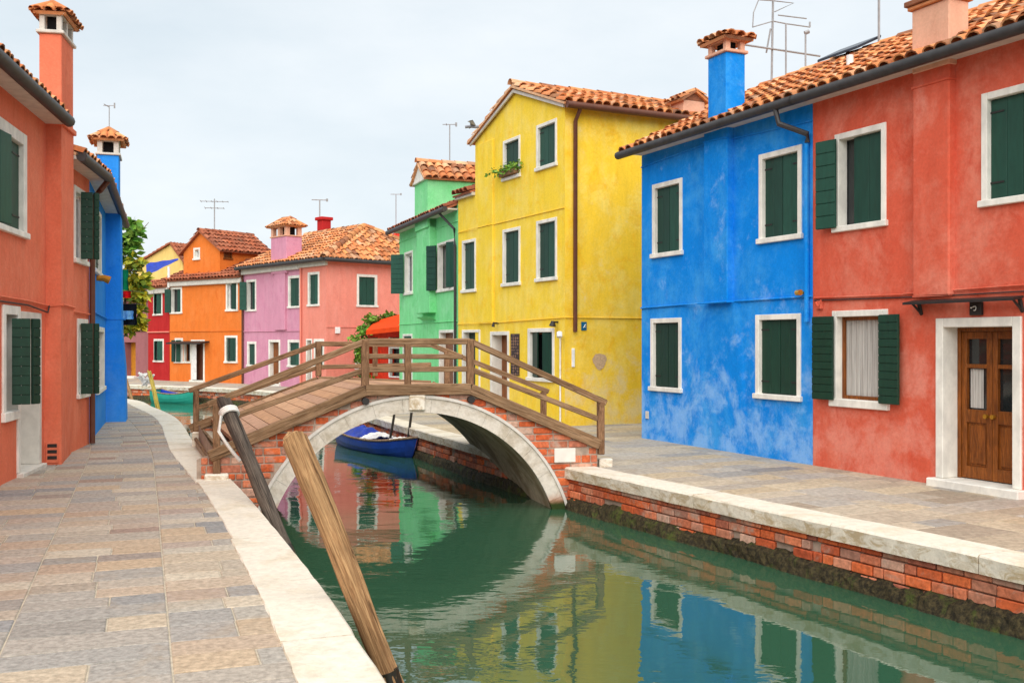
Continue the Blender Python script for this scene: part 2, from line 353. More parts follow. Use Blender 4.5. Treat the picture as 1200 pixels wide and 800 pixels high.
def leaf_panel(hinge, vec, w, z0, z1, nrm, planks=2, th=.032, straps=True, rows=0):
    """one shutter leaf: vertical planks; battens on its inner side (-nrm), strap hinges on its outer side"""
    mb = MB(); vec = V(vec); nrm = V(nrm); h = V((0, 0, z1 - z0)); pw = w / planks
    for i in range(planks):
        mb.bbox(hinge + vec * (pw * i + .002) + V((0, 0, z0)), vec * (pw - .005), -nrm * th, h, .004)
    if rows:
        rh = (z1 - z0) / rows
        for k in range(rows): mb.bbox(hinge + vec * .004 - nrm * (th - .001) + V((0, 0, z0 + rh * k + .006)), vec * (w - .008), -nrm * .012, V((0, 0, rh - .014)), .004)
    return mb
def window(house, fac, uL, uR, vt, vb, left=0, right=0, ref='R', fw=.085, sill=.06, sash=None, curtain=False, rows=7, smat='shutter', frame='stone', lw=None, label=None):
    """white stone surround with reveal; left/right = opening angle of each shutter leaf in degrees (0 shut, None absent)"""
    s0 = fac.px(uL)[0]; s1 = fac.px(uR)[0]; u = uR if ref == 'R' else uL
    z1 = fac.px(u, vt)[1]; z0 = fac.px(u, vb)[1]
    mb = MB(); o0, o1 = -.14, .022
    fac.box(mb, s0, s0 + fw, z0, z1, o0, o1, .006); fac.box(mb, s1 - fw, s1, z0, z1, o0, o1, .006)
    fac.box(mb, s0 + fw + .001, s1 - fw - .001, z1 - fw, z1, o0, o1 - .002, .006)
    win = mb.build('window', frame, house)
    if label: win['label'] = label
    sb = MB(); fac.box(sb, s0 - .03, s1 + .03, z0 - .02, z0 + sill, o0, o1 + .035, .008); sb.build('sill', frame, win)
    a, b, c, e = s0 + fw, s1 - fw, z0 + sill, z1 - fw
    pb = MB(); pb.poly(fac.pt(a - .02, c - .02, -.15), fac.pt(b + .02, c - .02, -.15), fac.pt(b + .02, e + .02, -.15), fac.pt(a - .02, e + .02, -.15)); pb.build('pane', 'glass', win)
    if sash:
        m = MB(); t = .05
        fac.box(m, a, a + t, c, e, -.145, -.09, .004); fac.box(m, b - t, b, c, e, -.145, -.09, .004); fac.box(m, a + t, b - t, c, c + t, -.145, -.092); fac.box(m, a + t, b - t, e - t, e, -.145, -.092)
        mid = (a + b) / 2; fac.box(m, mid - .02, mid + .02, c + t, e - t, -.143, -.096) if sash != 'doorwood' else None
        m.build('sash', sash, win)
    if curtain:
        m = MB(); n = 26; q = [fac.pt(a + .05 + (b - a - .1) * i / n, 0, -.125 + .012 * math.sin(i * 1.9) + .006 * math.sin(i * 4.3)) for i in range(n + 1)]
        for i in range(n): m.poly(q[i] + V((0, 0, c + .04)), q[i + 1] + V((0, 0, c + .04)), q[i + 1] + V((0, 0, e - .04)), q[i] + V((0, 0, e - .04)))
        m.build('curtain', 'curtain', win, smooth=True)
    w = (b - a) / 2
    for side, ang in ((-1, left), (1, right)):
        if ang is None: continue
        ww = lw if (lw and ang > 5) else w
        o = -.045 if ang < 60 else .055
        hinge = fac.pt(a if side < 0 else b, 0, o); A = R(ang)
        vec = fac.d * (-side) * math.cos(A) + fac.n * math.sin(A)
        nrm = fac.n * math.cos(A) + fac.d * side * math.sin(A)
        if ang > 5: hinge = hinge + nrm * 0
        zz0 = c + .012 if ang < 60 else c - .02; zz1 = e - .008 if ang < 60 else e + .01
        mb = leaf_panel(hinge, vec, ww - .004, zz0, zz1, nrm, 2 if ww > .26 else 1, rows=rows if ang > 5 else 0)
        sh = mb.build('shutter', smat, win)
        if ang < 5:
            m = MB()
            for zz in (c + .16 * (e - c), c + .86 * (e - c)):
                m.box(hinge + vec * .0 + nrm * .001 + V((0, 0, zz)), vec * (ww * .42), nrm * .007, V((0, 0, .022)))
            m.build('strap_hinge', 'iron', sh)
    return win, (s0 + .03, s1 - .03, z0 + .03, z1 - .03), (a, b, c, e)

def tiles(mb, A, B, poly, under=True, wd=.225, ln=.36, jit=.026, lift=.036):
    """barrel tiles over a flat roof polygon; A->B is the eave direction (left to right from outside)"""
    A, B = V(A), V(B); poly = [V(p) for p in poly]
    ax = (B - A).normalized(); nn = (poly[1] - poly[0]).cross(poly[2] - poly[0]).normalized()
    if nn.z < 0: nn = -nn
    up = nn.cross(ax).normalized()
    if up.z < 0: up = -up
    P2 = [((p - A).dot(ax), (p - A).dot(up)) for p in poly]
    if under:
        th = .05; top = [p for p in poly]; bot = [p - nn * th for p in poly]
        mb.poly(*top) if (top[1] - top[0]).cross(top[2] - top[0]).dot(nn) > 0 else mb.poly(*top[::-1]); mb.poly(*bot)
        for i in range(len(top)): j = (i + 1) % len(top); mb.poly(top[i], top[j], bot[j], bot[i])
    x0 = min(p[0] for p in P2); x1 = max(p[0] for p in P2); n = max(1, int((x1 - x0) / wd)); step = (x1 - x0) / n
    for i in range(n):
        x = x0 + (i + .5) * step; ys = []
        for (a, b) in zip(P2, P2[1:] + P2[:1]):
            if (a[0] - x) * (b[0] - x) <= 0 and abs(a[0] - b[0]) > 1e-6: ys.append(a[1] + (b[1] - a[1]) * (x - a[0]) / (b[0] - a[0]))
        if len(ys) < 2: continue
        y0, y1 = min(ys), max(ys)
        if y1 - y0 < .06: continue
        m = max(1, round((y1 - y0) / ln)); L_ = (y1 - y0) / m
        for k in range(m):
            xx = x + (random.random() - .5) * jit * 2; ya = y0 + k * L_ - .04 + (random.random() - .5) * jit * 2; yb = y0 + (k + 1) * L_ + .02
            ra = step * .47 * (1 + .06 * random.random()); rb = ra * .82; rot = (random.random() - .5) * .06; zl = lift * .8 + random.random() * .012; zh = -.006
            rings = []
            for (yy, rr, zo, dx) in ((ya, ra, zl, 0), (yb, rb, zh, rot * L_)):
                b0 = len(mb.v)
                for q in range(6):
                    a = math.pi * q / 5
                    mb.v.append(A + ax * (xx + dx - math.cos(a) * rr) + up * yy + nn * (zo + math.sin(a) * rr * .85))
                rings.append(b0)
            for q in range(5): mb.f.append((rings[0] + q, rings[0] + q + 1, rings[1] + q + 1, rings[1] + q))
            # thickness seen at the open lower end
            b0 = len(mb.v)
            for q in range(6):
                a = math.pi * q / 5; mb.v.append(A + ax * (xx - math.cos(a) * ra * .8) + up * (ya + .002) + nn * (zl + math.sin(a) * ra * .66))
            for q in range(5): mb.f.append((b0 + q, b0 + q + 1, rings[0] + q + 1, rings[0] + q))
def ridge(mb, P, Q, r=.11, ln=.38):
    P, Q = V(P), V(Q); n = max(1, int((Q - P).length / ln)); d = (Q - P) / n; ax = d.normalized(); u = ax.cross(V((0, 0, 1))).normalized(); wv = u.cross(ax)
    for k in range(n):
        a0 = P + d * k - ax * .03; a1 = P + d * (k + 1); jz = random.random() * .015; rr = (r * 1.08, r * .9); bs = []
        for p, q in ((a0, rr[0]), (a1, rr[1])):
            b0 = len(mb.v); bs.append(b0)
            for i in range(7): a = math.pi * i / 6; mb.v.append(p + u * math.cos(a) * q + wv * (math.sin(a) * q + jz - .02))
        for i in range(6): mb.f.append((bs[0] + i, bs[0] + i + 1, bs[1] + i + 1, bs[1] + i))
def gable_roof(house, fac, s0, s1, zE, slope, run, back, mat='tile', over=.3, vergeL=.2, vergeR=.2, gutter=True, gr=.072, name='roof', backt=True):
    """ridge parallel to the facade, 'run' behind it"""
    zR = zE + slope * (run + over); a, b = s0 - vergeL, s1 + vergeR
    E0, E1, R0, R1 = fac.pt(a, zE, over), fac.pt(b, zE, over), fac.pt(a, zR, -run), fac.pt(b, zR, -run)
    zB = zR - slope * (back - run + over); B0, B1 = fac.pt(a, zB, -back - over), fac.pt(b, zB, -back - over)
    mb = MB(); tiles(mb, E0, E1, [E0, E1, R1, R0])
    if backt: tiles(mb, B1, B0, [B1, B0, R0, R1])
    ridge(mb, R0 + V((0, 0, .03)), R1 + V((0, 0, .03)))
    rf = mb.build(name, mat, house, smooth=True)
    if gutter:
        m = MB(); m.tube([fac.pt(a - .05, zE - .045, over + .06), fac.pt(b + .03, zE - .045, over + .06)], gr, 10); m.sm = True
        m.build('gutter', 'gutter', house)
        m = MB(); fac.box(m, s0, s1, zE - .06, zE - .02, -.02, over - .03); m.build('soffit', 'soffit', house)
    return rf, zR
def box_house(house, mb, corners, z0, z1, skip=()):
    n = len(corners)
    for i in range(n):
        if i in skip: continue
        f = Fac(corners[i], corners[(i + 1) % n]); f.wall(mb, 0, f.L, z0, z1)
def prism(mb, fac, s0, s1, z0, z1, o0, o1): fac.box(mb, s0, s1, z0, z1, o0, o1)
def chimney(house, fac, s0, s1, z0, z1, o_front, depth, mat, capmat='soffit', cap_h=.3, roof_h=.24, collar=True, style='tiled', over=.1, label=None, smooth=False):
    mb = MB(); o1, o0 = o_front, o_front - depth
    fac.box(mb, s0, s1, z0, z1, o0, o1, .012); ch = mb.build('chimney', mat, house)
    cx, co_ = (s0 + s1) / 2, (o0 + o1) / 2; W = s1 - s0
    m = MB(); e = .04
    fac.box(m, s0 - e, s1 + e, z1, z1 + .05, o0 - e, o1 + e, .01)
    if style == 'slab':
        fac.box(m, s0 - e - .03, s1 + e + .03, z1 + .052, z1 + .12, o0 - e - .03, o1 + e + .03, .01); m.build('cap', 'tile', ch); return ch
    z2 = z1 + .05 + cap_h; pw = min(W, depth) * .24
    for sx in (s0, s1 - pw):
        for oo in (o0, o1 - pw): fac.box(m, sx, sx + pw, z1 + .05, z2, oo, oo + pw, .008)
    if W > .5:
        for oo in (o0, o1 - pw): fac.box(m, cx - pw / 2, cx + pw / 2, z1 + .05, z2, oo, oo + pw, .008)
    fac.box(m, s0 - .01, s1 + .01, z2, z2 + .04, o0 - .01, o1 + .01, .008)
    m.build('cap', capmat, ch)
    d = MB(); fac.box(d, s0 + pw * 1.2, s1 - pw * 1.2, z1 + .051, z2 - .002, o0 + pw * 1.2, o1 - pw * 1.2); d.build('flue', 'dark', ch)
    # hipped tile hat
    r = MB(); z3 = z2 + .04; a, b, p, q = s0 - over, s1 + over, o0 - over, o1 + over
    apL = fac.pt(cx - max(0, (W - depth) / 2), z3 + roof_h, co_); apR = fac.pt(cx + max(0, (W - depth) / 2), z3 + roof_h, co_)
    c = [fac.pt(a, z3, q), fac.pt(b, z3, q), fac.pt(b, z3, p), fac.pt(a, z3, p)]
    if (apR - apL).length < .03: apR = apL + fac.d * .03
    for A, B, pl in ((c[0], c[1], [c[0], c[1], apR, apL]), (c[1], c[2], [c[1], c[2], apR]), (c[2], c[3], [c[2], c[3], apL, apR]), (c[3], c[0], [c[3], c[0], apL])):
        tiles(r, A, B, pl, True, .15, .24, .01, .025)
    ridge(r, apL - V((0, 0, .0)), apR + fac.d * .01, .07, .2)
    for k in c:
        ap = apL if (k - apL).length < (k - apR).length else apR
        ridge(r, k + V((0, 0, .02)), ap + V((0, 0, .03)), .06, .2)
    r.build('cap_roof', 'tile', ch, smooth=True)
    return ch
def cable(house, pts, r=.012, mat='cord', name='cable'):
    m = MB(); m.tube(pts, r, 6); m.sm = True; return m.build(name, mat, house)
def antenna(house, base, h, kind='yagi', dirx=V((1, 0, 0)), sc_=1.0):
    m = MB(); b = V(base); top = b + V((0, 0, h)); m.tube([b, top], .018 * sc_, 6)
    ax = V(dirx).normalized(); ay = ax.cross(V((0, 0, 1)))
    if kind == 'yagi':
        for zz, ln, ne in ((h - .12, .8 * sc_, 6), (h * .72, .55 * sc_, 4)):
            c = b + V((0, 0, zz)); m.tube([c - ax * ln * .5, c + ax * ln * .5], .012 * sc_, 5)
            for i in range(ne):
                p = c + ax * ln * (i / (ne - 1) - .5); k = (.22 - .015 * i) * sc_; m.tube([p - ay * k, p + ay * k], .008 * sc_, 5)
    elif kind == 'small':
        m.tube([top - ax * .22 * sc_, top + ax * .22 * sc_], .014 * sc_, 5); m.tube([top - ax * .1 * sc_ - ay * .15, top - ax * .1 * sc_ + ay * .15], .01, 5); m.tube([top + ax * .2 * sc_ - V((0, 0, .06)), top + ax * .2 * sc_ + V((0, 0, .06))], .03 * sc_, 6)
    return m.build('antenna', 'alu', house)
def downpipe(house, pts, r=.045, mat='gutter'):
    m = MB(); m.tube(pts, r, 8); m.sm = True; return m.build('downpipe', mat, house)
def foliage(mb, centers, n, size):
    for i in range(n):
        c, rad = random.choice(centers); c = V(c)
        d = V((random.gauss(0, 1), random.gauss(0, 1), random.gauss(0, 1))).normalized() * (random.random() ** .45)
        p = c + V((d.x * rad[0], d.y * rad[1], d.z * rad[2]))
        ax = V((random.gauss(0, 1), random.gauss(0, 1), random.gauss(0, .6) - .2)).normalized(); bx = ax.cross(V((random.gauss(0, 1), random.gauss(0, 1), random.gauss(0, 1)))).normalized(); s = size * (.6 + .7 * random.random())
        mb.poly(p, p + ax * s * .5 + bx * s * .28, p + ax * s, p + ax * s * .5 - bx * s * .28)

# ------------------------------------------------------------------ canal banks
def catmull(pts, step=.25):
    P = [V((p[0], p[1], 0)) for p in pts]; out = []
    for i in range(len(P) - 1):
        p0, p1, p2, p3 = P[max(i - 1, 0)], P[i], P[i + 1], P[min(i + 2, len(P) - 1)]; n = max(2, int((p2 - p1).length / step))
        for k in range(n):
            t = k / n; out.append(.5 * ((2 * p1) + (p2 - p0) * t + (2 * p0 - 5 * p1 + 4 * p2 - p3) * t * t + (3 * p1 - p0 - 3 * p2 + p3) * t ** 3))
    out.append(P[-1]); return out
class Path:
    def __init__(s, pts, side):          # side +1: land to the right of travel, -1: to the left
        s.p = catmull(pts); s.side = side; s.t = [0]
        for a, b in zip(s.p, s.p[1:]): s.t.append(s.t[-1] + (b - a).length)
        s.L = s.t[-1]
    def at(s, t, off=0.0, z=0.0):        # off positive = onto the land
        t = max(0, min(s.L - 1e-4, t)); lo, hi = 0, len(s.t) - 1
        while hi - lo > 1:
            m = (lo + hi) // 2
            if s.t[m] <= t: lo = m
            else: hi = m
        f = (t - s.t[lo]) / (s.t[hi] - s.t[lo]); p = s.p[lo].lerp(s.p[hi], f)
        a, b = s.p[max(lo - 3, 0)], s.p[min(hi + 3, len(s.p) - 1)]; d = (b - a).normalized()
        n = V((d.y, -d.x, 0)) * s.side
        return p + n * off + V((0, 0, z))
    def find(s, Y): return min(range(len(s.p)), key=lambda i: abs(s.p[i].y - Y))
    def tY(s, Y): return s.t[s.find(Y)]
RB = Path([(8.6, -.6), (4.09, 8.18), (1.017, 14.03), (-.74, 17.85), (-3.2, 24), (-5.5, 30), (-7.7, 34.8), (-10.6, 38.5), (-14.9, 41.5), (-26, 47.5)], 1)
LB_ = Path([(2.2, -3), (-.70, 5.4), (-1.57, 7.88), (-3.39, 12.6), (-5.0, 16.4), (-5.95, 18.9), (-7.9, 24), (-9.8, 27.9), (-12.05, 32), (-17, 37), (-28, 43)], -1)
# water, bed, land
mb = MB(); mb.poly((-400, -300, WATER), (400, -300, WATER), (400, 500, WATER), (-400, 500, WATER)); structure(mb.build('water', 'water'))
mb = MB(); mb.poly((-900, -900, -2.2), (900, -900, -2.2), (900, 1500, -2.2), (-900, 1500, -2.2)); structure(mb.build('canal_bed', 'bed'))
def land(path, far):
    mb = MB(); n = len(path.p)
    q = [path.at(t, .03) for t in path.t]
    for a, b, fa, fb in zip(q, q[1:], far(q[:-1]), far(q[1:])):
        p = [a + V((0, 0, -.007)), b + V((0, 0, -.007)), fb + V((0, 0, -.007)), fa + V((0, 0, -.007))]
        mb.poly(*p) if path.side < 0 else mb.poly(*p[::-1])
    return mb
mbR = land(RB, lambda qs: [V((q.x + 60, q.y + 60, 0)) if q.y > 20 else V((q.x + 60, q.y + (60 * max(0, (q.y - 6)) / 14), 0)) for q in qs]); structure(mbR.build('ground', 'joint'))
mbL = land(LB_, lambda qs: [V((q.x - 60, q.y - 20 + 20 * min(1, max(0, q.y) / 40), 0)) for q in qs]); structure(mbL.build('ground', 'joint'))
def paving(path, t0, t1, strips, row, split, gap=.012):
    mb = MB()
    for a, b in zip(strips, strips[1:]):
        t = t0 + random.random() * row[0]
        while t < t1:
            d = random.uniform(*row); cuts = [a, b]
            if random.random() < split: cuts = [a, a + (b - a) * random.uniform(.38, .62), b]
            for c, e in zip(cuts, cuts[1:]):
                z = [random.uniform(-.002, .003) for _ in range(4)]
                j = lambda: random.uniform(-.006, .006)
                pts = [(t + gap / 2 + j(), c + gap / 2), (t + gap / 2 + j(), e - gap / 2), (t + d - gap / 2 + j(), e - gap / 2), (t + d - gap / 2 + j(), c + gap / 2)]
                top = [path.at(tt, oo, zz) for (tt, oo), zz in zip(pts, z)]; cen = sum(top, V()) / 4
                ins = [p + (cen - p).normalized() * .009 + V((0, 0, .002)) for p in top]; low = [p + V((0, 0, -.016)) for p in top]
                i = len(mb.v); mb.v += ins + [p + V((0, 0, -.003)) for p in top] + low
                fs = [(0, 1, 2, 3)] + [(4 + k, 4 + (k + 1) % 4, (k + 1) % 4, k) for k in range(4)] + [(8 + k, 8 + (k + 1) % 4, 4 + (k + 1) % 4, 4 + k) for k in range(4)]
                mb.f += [tuple(i + k for k in (f if path.side < 0 else f[::-1])) for f in fs]
            t += d
    return mb
LP = Path([(2.68, -4), (.88, 1), (-.70, 5.4), (-2.07, 9.2), (-3.44, 13), (-5.3, 18.0), (-7.9, 24), (-9.8, 27.9), (-12.05, 32), (-17, 37), (-28, 43)], -1)
paving(LP, 2, LP.tY(40), [.2, 1.02, 1.95, 2.85, 3.75, 4.65, 5.6, 6.5], (.24, .40), .72).build('pavement', 'paver')
structure(bpy.data.objects['pavement'])
structure(paving(RB, 3, RB.tY(46), [.42, 1.3, 2.1, 3.0, 3.8, 4.7, 5.6, 6.5, 7.4], (.3, .6), .3).build('pavement', 'paver_r'))
def quay(path, name, label, tv0, tv1, loc, top=.025):
    root = thing(name, label, 'quay wall', loc)
    mb = MB(); z0, z1 = -2.1, -.1
    for a, b in zip(path.t, path.t[1:]):
        q = [path.at(a, .06, z0), path.at(b, .06, z0), path.at(b, .06, z1), path.at(a, .06, z1)]; mb.poly(*(q if path.side < 0 else q[::-1]))
    mb.build('masonry', 'mortar', root)
    # brick courses
    mb = MB(); z = -.62; row = 0
    while z < -.125:
        t = tv0 - random.random() * .3; ch_ = random.uniform(.09, .12); hh = min(ch_, -.122 - z)
        while t < tv1:
            ln = random.choice((.28, .28, .14, .24)) * random.uniform(.9, 1.1)
            if random.random() > .09:
                o = .05 - random.uniform(.0, .018)
                a, b = path.at(t + .006, .065), path.at(t + ln - .006, .065); d = b - a; n = (path.at(t + ln / 2, 0) - path.at(t + ln / 2, .065)).normalized()
                mb.bbox(a + V((0, 0, z + .005)), d, n * (.065 - o + .03), V((0, 0, hh - .01 - random.random() * .004)), .009)
            t += ln
        z += ch_; row += 1
    mb.build('brick_courses', 'brick', root)
    # coping blocks
    t = max(0, tv0 - 1)
    while t < tv1:
        ln = random.uniform(1.5, 2.3); mb = MB(); n = 8; z1, z0 = top + random.uniform(-.004, .004), -.13; W = random.uniform(.40, .43)
        prof = [(-.035, z0), (-.04, z1 - .02), (-.022, z1), (W - .01, z1), (W, z1 - .015), (W, z0)]
        rings = []
        for k in range(n + 1):
            tt = t + .006 + (ln - .012) * k / n; rings.append(len(mb.v)); wv = [random.uniform(-.006, .006) for _ in prof]
            for (o, zz), j in zip(prof, wv): mb.v.append(path.at(tt, o + j, zz + j * .25))
        m = len(prof)
        for b0, b1 in zip(rings, rings[1:]):
            for k in range(m):
                f = (b0 + k, b0 + (k + 1) % m, b1 + (k + 1) % m, b1 + k); mb.f.append(f if path.side > 0 else f[::-1])
        mb.f.append(tuple(rings[0] + k for k in range(m))[::-1 if path.side > 0 else 1]); mb.f.append(tuple(rings[-1] + k for k in range(m))[::1 if path.side > 0 else -1])
        mb.build('coping_stone', 'coping', root); t += ln
    # weed along the water line
    mb = MB(); n = int((tv1 - tv0) / .07); prof_n = 7; rings = []
    for k in range(n + 1):
        tt = tv0 + (tv1 - tv0) * k / n; rings.append(len(mb.v)); bulge = .07 + .03 * math.sin(tt * 1.3) + .03 * math.sin(tt * 3.1 + 1); topz = -.375 + .02 * math.sin(tt * 2.1) + random.uniform(-.016, .016)
        for q in range(prof_n):
            f = q / (prof_n - 1); o = -.022 - bulge * math.sin(f * 1.5) ** 1.2 + random.uniform(-.014, .014); mb.v.append(path.at(tt, o + (.06 if q == 0 else 0), topz + (-.75 - topz) * f))
    for b0, b1 in zip(rings, rings[1:]):
        for q in range(prof_n - 1):
            f = (b0 + q, b1 + q, b1 + q + 1, b0 + q + 1); mb.f.append(f if path.side < 0 else f[::-1])
    stuff(mb.build('weed_band', 'weed', root))
    return root
quay(RB, 'quay_wall', 'brick quay wall with pale stone coping in front of the blue and coral houses', RB.tY(3), RB.tY(44), RB.at(RB.tY(12)))
quay(LB_, 'quay_wall', 'quay edge of pale stone curving along the paved walk on the left', LB_.tY(1), LB_.tY(40), LB_.at(LB_.tY(9)), .012)

# ------------------------------------------------------------------ right bank: coral and cobalt houses
# -- coral red
C0, C1 = (4.38, 14.9), (7.60, 8.0)
f = Fac(C0, C1); INW = -f.n
h = thing('coral_house', 'coral red plastered house with brown glazed door nearest on the right bank', 'house', f.pt(f.L / 2, 0, -3))
holes = []
_, ho, op = window(h, f, 979, 1039, 143, 263, left=170, right=None, rows=7, lw=.34, sash=None); holes.append(ho)
a, b, c, e = op
m = MB(); w_ = (b - a)
sw = bpy.data.objects[_.name]
# two closed boards on the right of that window, gap left open
mm = leaf_panel(f.pt(b, 0, -.05), -f.d, w_ * .72, c + .012, e - .008, f.n, 2); mm.build('shutter', 'shutter', _)
_, ho, op = window(h, f, 976, 1041, 362, 479, left=172, right=176, rows=11, sash='doorwood', curtain=True, smat='shutter_dark', lw=.37, sill=.09); holes.append(ho)
_, ho, op = window(h, f, 1151, 1246, 86, 228, left=0, right=0); holes.append(ho)
# door
s0, s1 = f.px(1098)[0], f.px(1198)[0]; z1 = f.px(1098, 373)[1]; dep = .30; fw = .115
m = MB(); f.box(m, s0, s0 + fw, .1, z1, -dep, .03, .008); f.box(m, s1 - fw, s1, .1, z1, -dep, .03, .008); f.box(m, s0 + fw + .001, s1 - fw - .001, z1 - fw, z1, -dep, .028, .008)
f.box(m, s0 - .05, s1 + .05, -.01, .098, -dep, .14, .012)
fr = m.build('door_frame', 'stone', h); holes.append((s0 + .03, s1 - .03, -.05, z1 - .03))
a, b, c, e = s0 + fw, s1 - fw, .1, z1 - fw; mid = (a + b) / 2
o0, o1 = -dep + .005, -dep + .06
m = MB(); fr_t = .05
f.box(m, a, a + fr_t, c, e, o0, o1 + .02, .006); f.box(m, b - fr_t, b, c, e, o0, o1 + .02, .006); f.box(m, a + fr_t, b - fr_t, e - fr_t, e, o0, o1 + .02, .006)
dr = m.build('door', 'doorwood', h)
for (x0, x1) in ((a + fr_t, mid - .004), (mid + .004, b - fr_t)):
    m = MB(); st = .075; zt = e - fr_t - .003
    f.box(m, x0, x0 + st, c + .01, zt, o0, o1, .006); f.box(m, x1 - st, x1, c + .01, zt, o0, o1, .006)
    for (za, zb) in ((c + .01, c + .16), (c + .70, c + .86), (zt - .09, zt), (zt - .45, zt - .40)): f.box(m, x0 + st, x1 - st, za, zb, o0, o1 - .003, .005)
    f.box(m, x0 + st, x1 - st, c + .16, c + .70, o0, o1 - .03, .003); f.box(m, x0 + st + .03, x1 - st - .03, c + .19, c + .67, o0, o1 - .014, .012)
    lf = m.build('door_leaf', 'doorwood', dr)
m = MB(); m.poly(f.pt(a, c, o0 + .002), f.pt(b, c, o0 + .002), f.pt(b, e, o0 + .002), f.pt(a, e, o0 + .002)); m.build('door_glass', 'glass', dr)
m = MB(); n = 14; q = [f.pt(a + fr_t + .1 + .19 * i / n, 0, o0 + .012 + .006 * math.sin(i * 2.2)) for i in range(n + 1)]
for i in range(n): m.poly(q[i] + V((0, 0, c + .88)), q[i + 1] + V((0, 0, c + .88)), q[i + 1] + V((0, 0, c + 1.36)), q[i] + V((0, 0, c + 1.36)))
m.build('lace_curtain', 'curtain', dr, smooth=True)
for x in (mid - .05, mid + .05):
    m = MB(); m.tube([f.pt(x, c + .79, o1 - .005), f.pt(x, c + .79, o1 + .03)], .012, 8); m.tube([f.pt(x, c + .79, o1 + .028), f.pt(x, c + .79, o1 + .04), f.pt(x, c + .79, o1 + .055), f.pt(x, c + .79, o1 + .065)], .028, 10); m.sm = True; m.build('door_knob', 'brass', dr)
# walls
m = MB(); f.wall(m, 0, f.L, -.05, 5.42, holes, .3)
bk = [C1, tuple((V((*C1, 0)) + INW * 6)[:2]), tuple((V((*C0, 0)) + INW * 6)[:2])]
box_house(h, m, [C1, bk[1], bk[2], C0], -.05, 5.42, skip=(2, 3))
m.build('wall', 'red_right', h)
# breast + chimney
b0, b1 = f.px(1069, 400, .11)[0], f.px(1112, 400, .11)[0]; zc = f.px(1090, 346)[1]
m = MB(); f.box(m, b0, b1, zc - .02, 5.4, -.02, .11, .02)
m.poly(f.pt(b0, zc, .11), f.pt(b0, zc - .02, .11), f.pt(b1, zc - .02, .11))
m.build('chimney_breast', 'red_right', h)
m = MB(); zz = f.px(1068, 107)[1]; f.box(m, b0 - .012, b1 + .012, zz - .02, zz + .012, -.02, .128, .006); m.build('breast_band', 'red_right', h)
gable_roof(h, f, 0, f.L, 5.32, .47, 3.0, 6.0, vergeL=-.02, vergeR=.2)
chimney(h, f, b0 + .01, b1 + .02, 5.2, f.px(1090, 6, .12)[1], .13, .34, 'peach', style='slab')
cable(h, [f.pt(f.px(955)[0], f.px(955, 349)[1], .02), f.pt(f.px(1060)[0], f.px(1060, 345)[1], .03), f.pt(f.px(1065)[0], f.px(1065, 344)[1], .03), f.pt(f.px(1200)[0], f.px(1200, 334)[1], .03), f.pt(f.L, f.px(1200, 334)[1] + .02, .03)], .014, 'red_right')
cable(h, [f.pt(f.px(955)[0], f.px(955, 352)[1], .02), f.pt(f.px(1100)[0], f.px(1100, 347)[1], .025), f.pt(f.L, f.px(1200, 339)[1], .025)], .009, 'cord')
m = MB(); s_, z_ = f.px(962, 355); f.box(m, s_ - .05, s_ + .05, z_ - .09, z_ + .03, 0, .05, .01); m.tube([f.pt(s_ - .05, z_ + .01, .05), f.pt(s_ + .02, z_ - .05, .07), f.pt(s_ + .06, z_ + .04, .05)], .012, 6); m.build('junction_box', 'red_right', h)
# canopy bar over the door
sa, za = f.px(1073, 364); sb_, zb = f.px(1204, 352)
m = MB(); m.box(f.pt(sa, za + .10, .06), f.d * (sb_ - sa), f.n * .17 + V((0, 0, -.03)), V((0, 0, .03)))
for ss in (sa + .10, sb_ - .06):
    m.tube([f.pt(ss, za + .09, .05), f.pt(ss, za - .02, .02), f.pt(ss, za - .05, .0)], .026, 7); m.tube([f.pt(ss, za + .09, .17), f.pt(ss, za - .05, .0)], .014, 6)
m.build('canopy', 'iron', h)
# roof extras
s_, z_ = f.px(996, 80, -1.2)
m = MB(); p = f.pt(*f.px(996, 82, -1.0), -1.0); m.tube([p - V((0, 0, .3)), p + V((0, 0, .22))], .055, 10); m.sm = True; m.build('vent_pipe', 'white', h)
p = f.pt(f.px(1030, 50, -3)[0], 6.8, -3.0); m = MB(); m.tube([p, p + V((0, 0, 1.6))], .022, 6); m.build('antenna', 'alu', h)
m = MB(); a_ = f.pt(f.px(960, 70, -2.6)[0], 6.83, -2.55); m.bbox(a_, f.d * 1.0, -f.n * .55 + V((0, 0, .26)), V((0, 0, .05)), .01); m.build('roof_panel', 'solar', h)
# number plate
m = MB(); s_, z_ = f.px(1146, 361); o = thing('number_plate', 'small black plate with a white curl above the brown glazed door', 'sign', f.pt(s_, z_ - .06, .04))
f.box(m, s_ - .085, s_ + .085, z_ - .085, z_ + .075, .001, .05, .006); m.build('plate', 'iron', o)
m = MB(); k = lambda x, y: f.pt(s_ + (x - 693) * .00112, z_ + (222 - y) * .00125, .056)
m.tube([k(640, 220), k(660, 214)], .0065, 5); m.tube([k(668, 214), k(682, 205), k(704, 205), k(711, 218), k(708, 234), k(700, 243), k(682, 244)], .0065, 5); m.tube([k(648, 210), k(652, 226)], .005, 5); m.build('numeral', 'white', o)

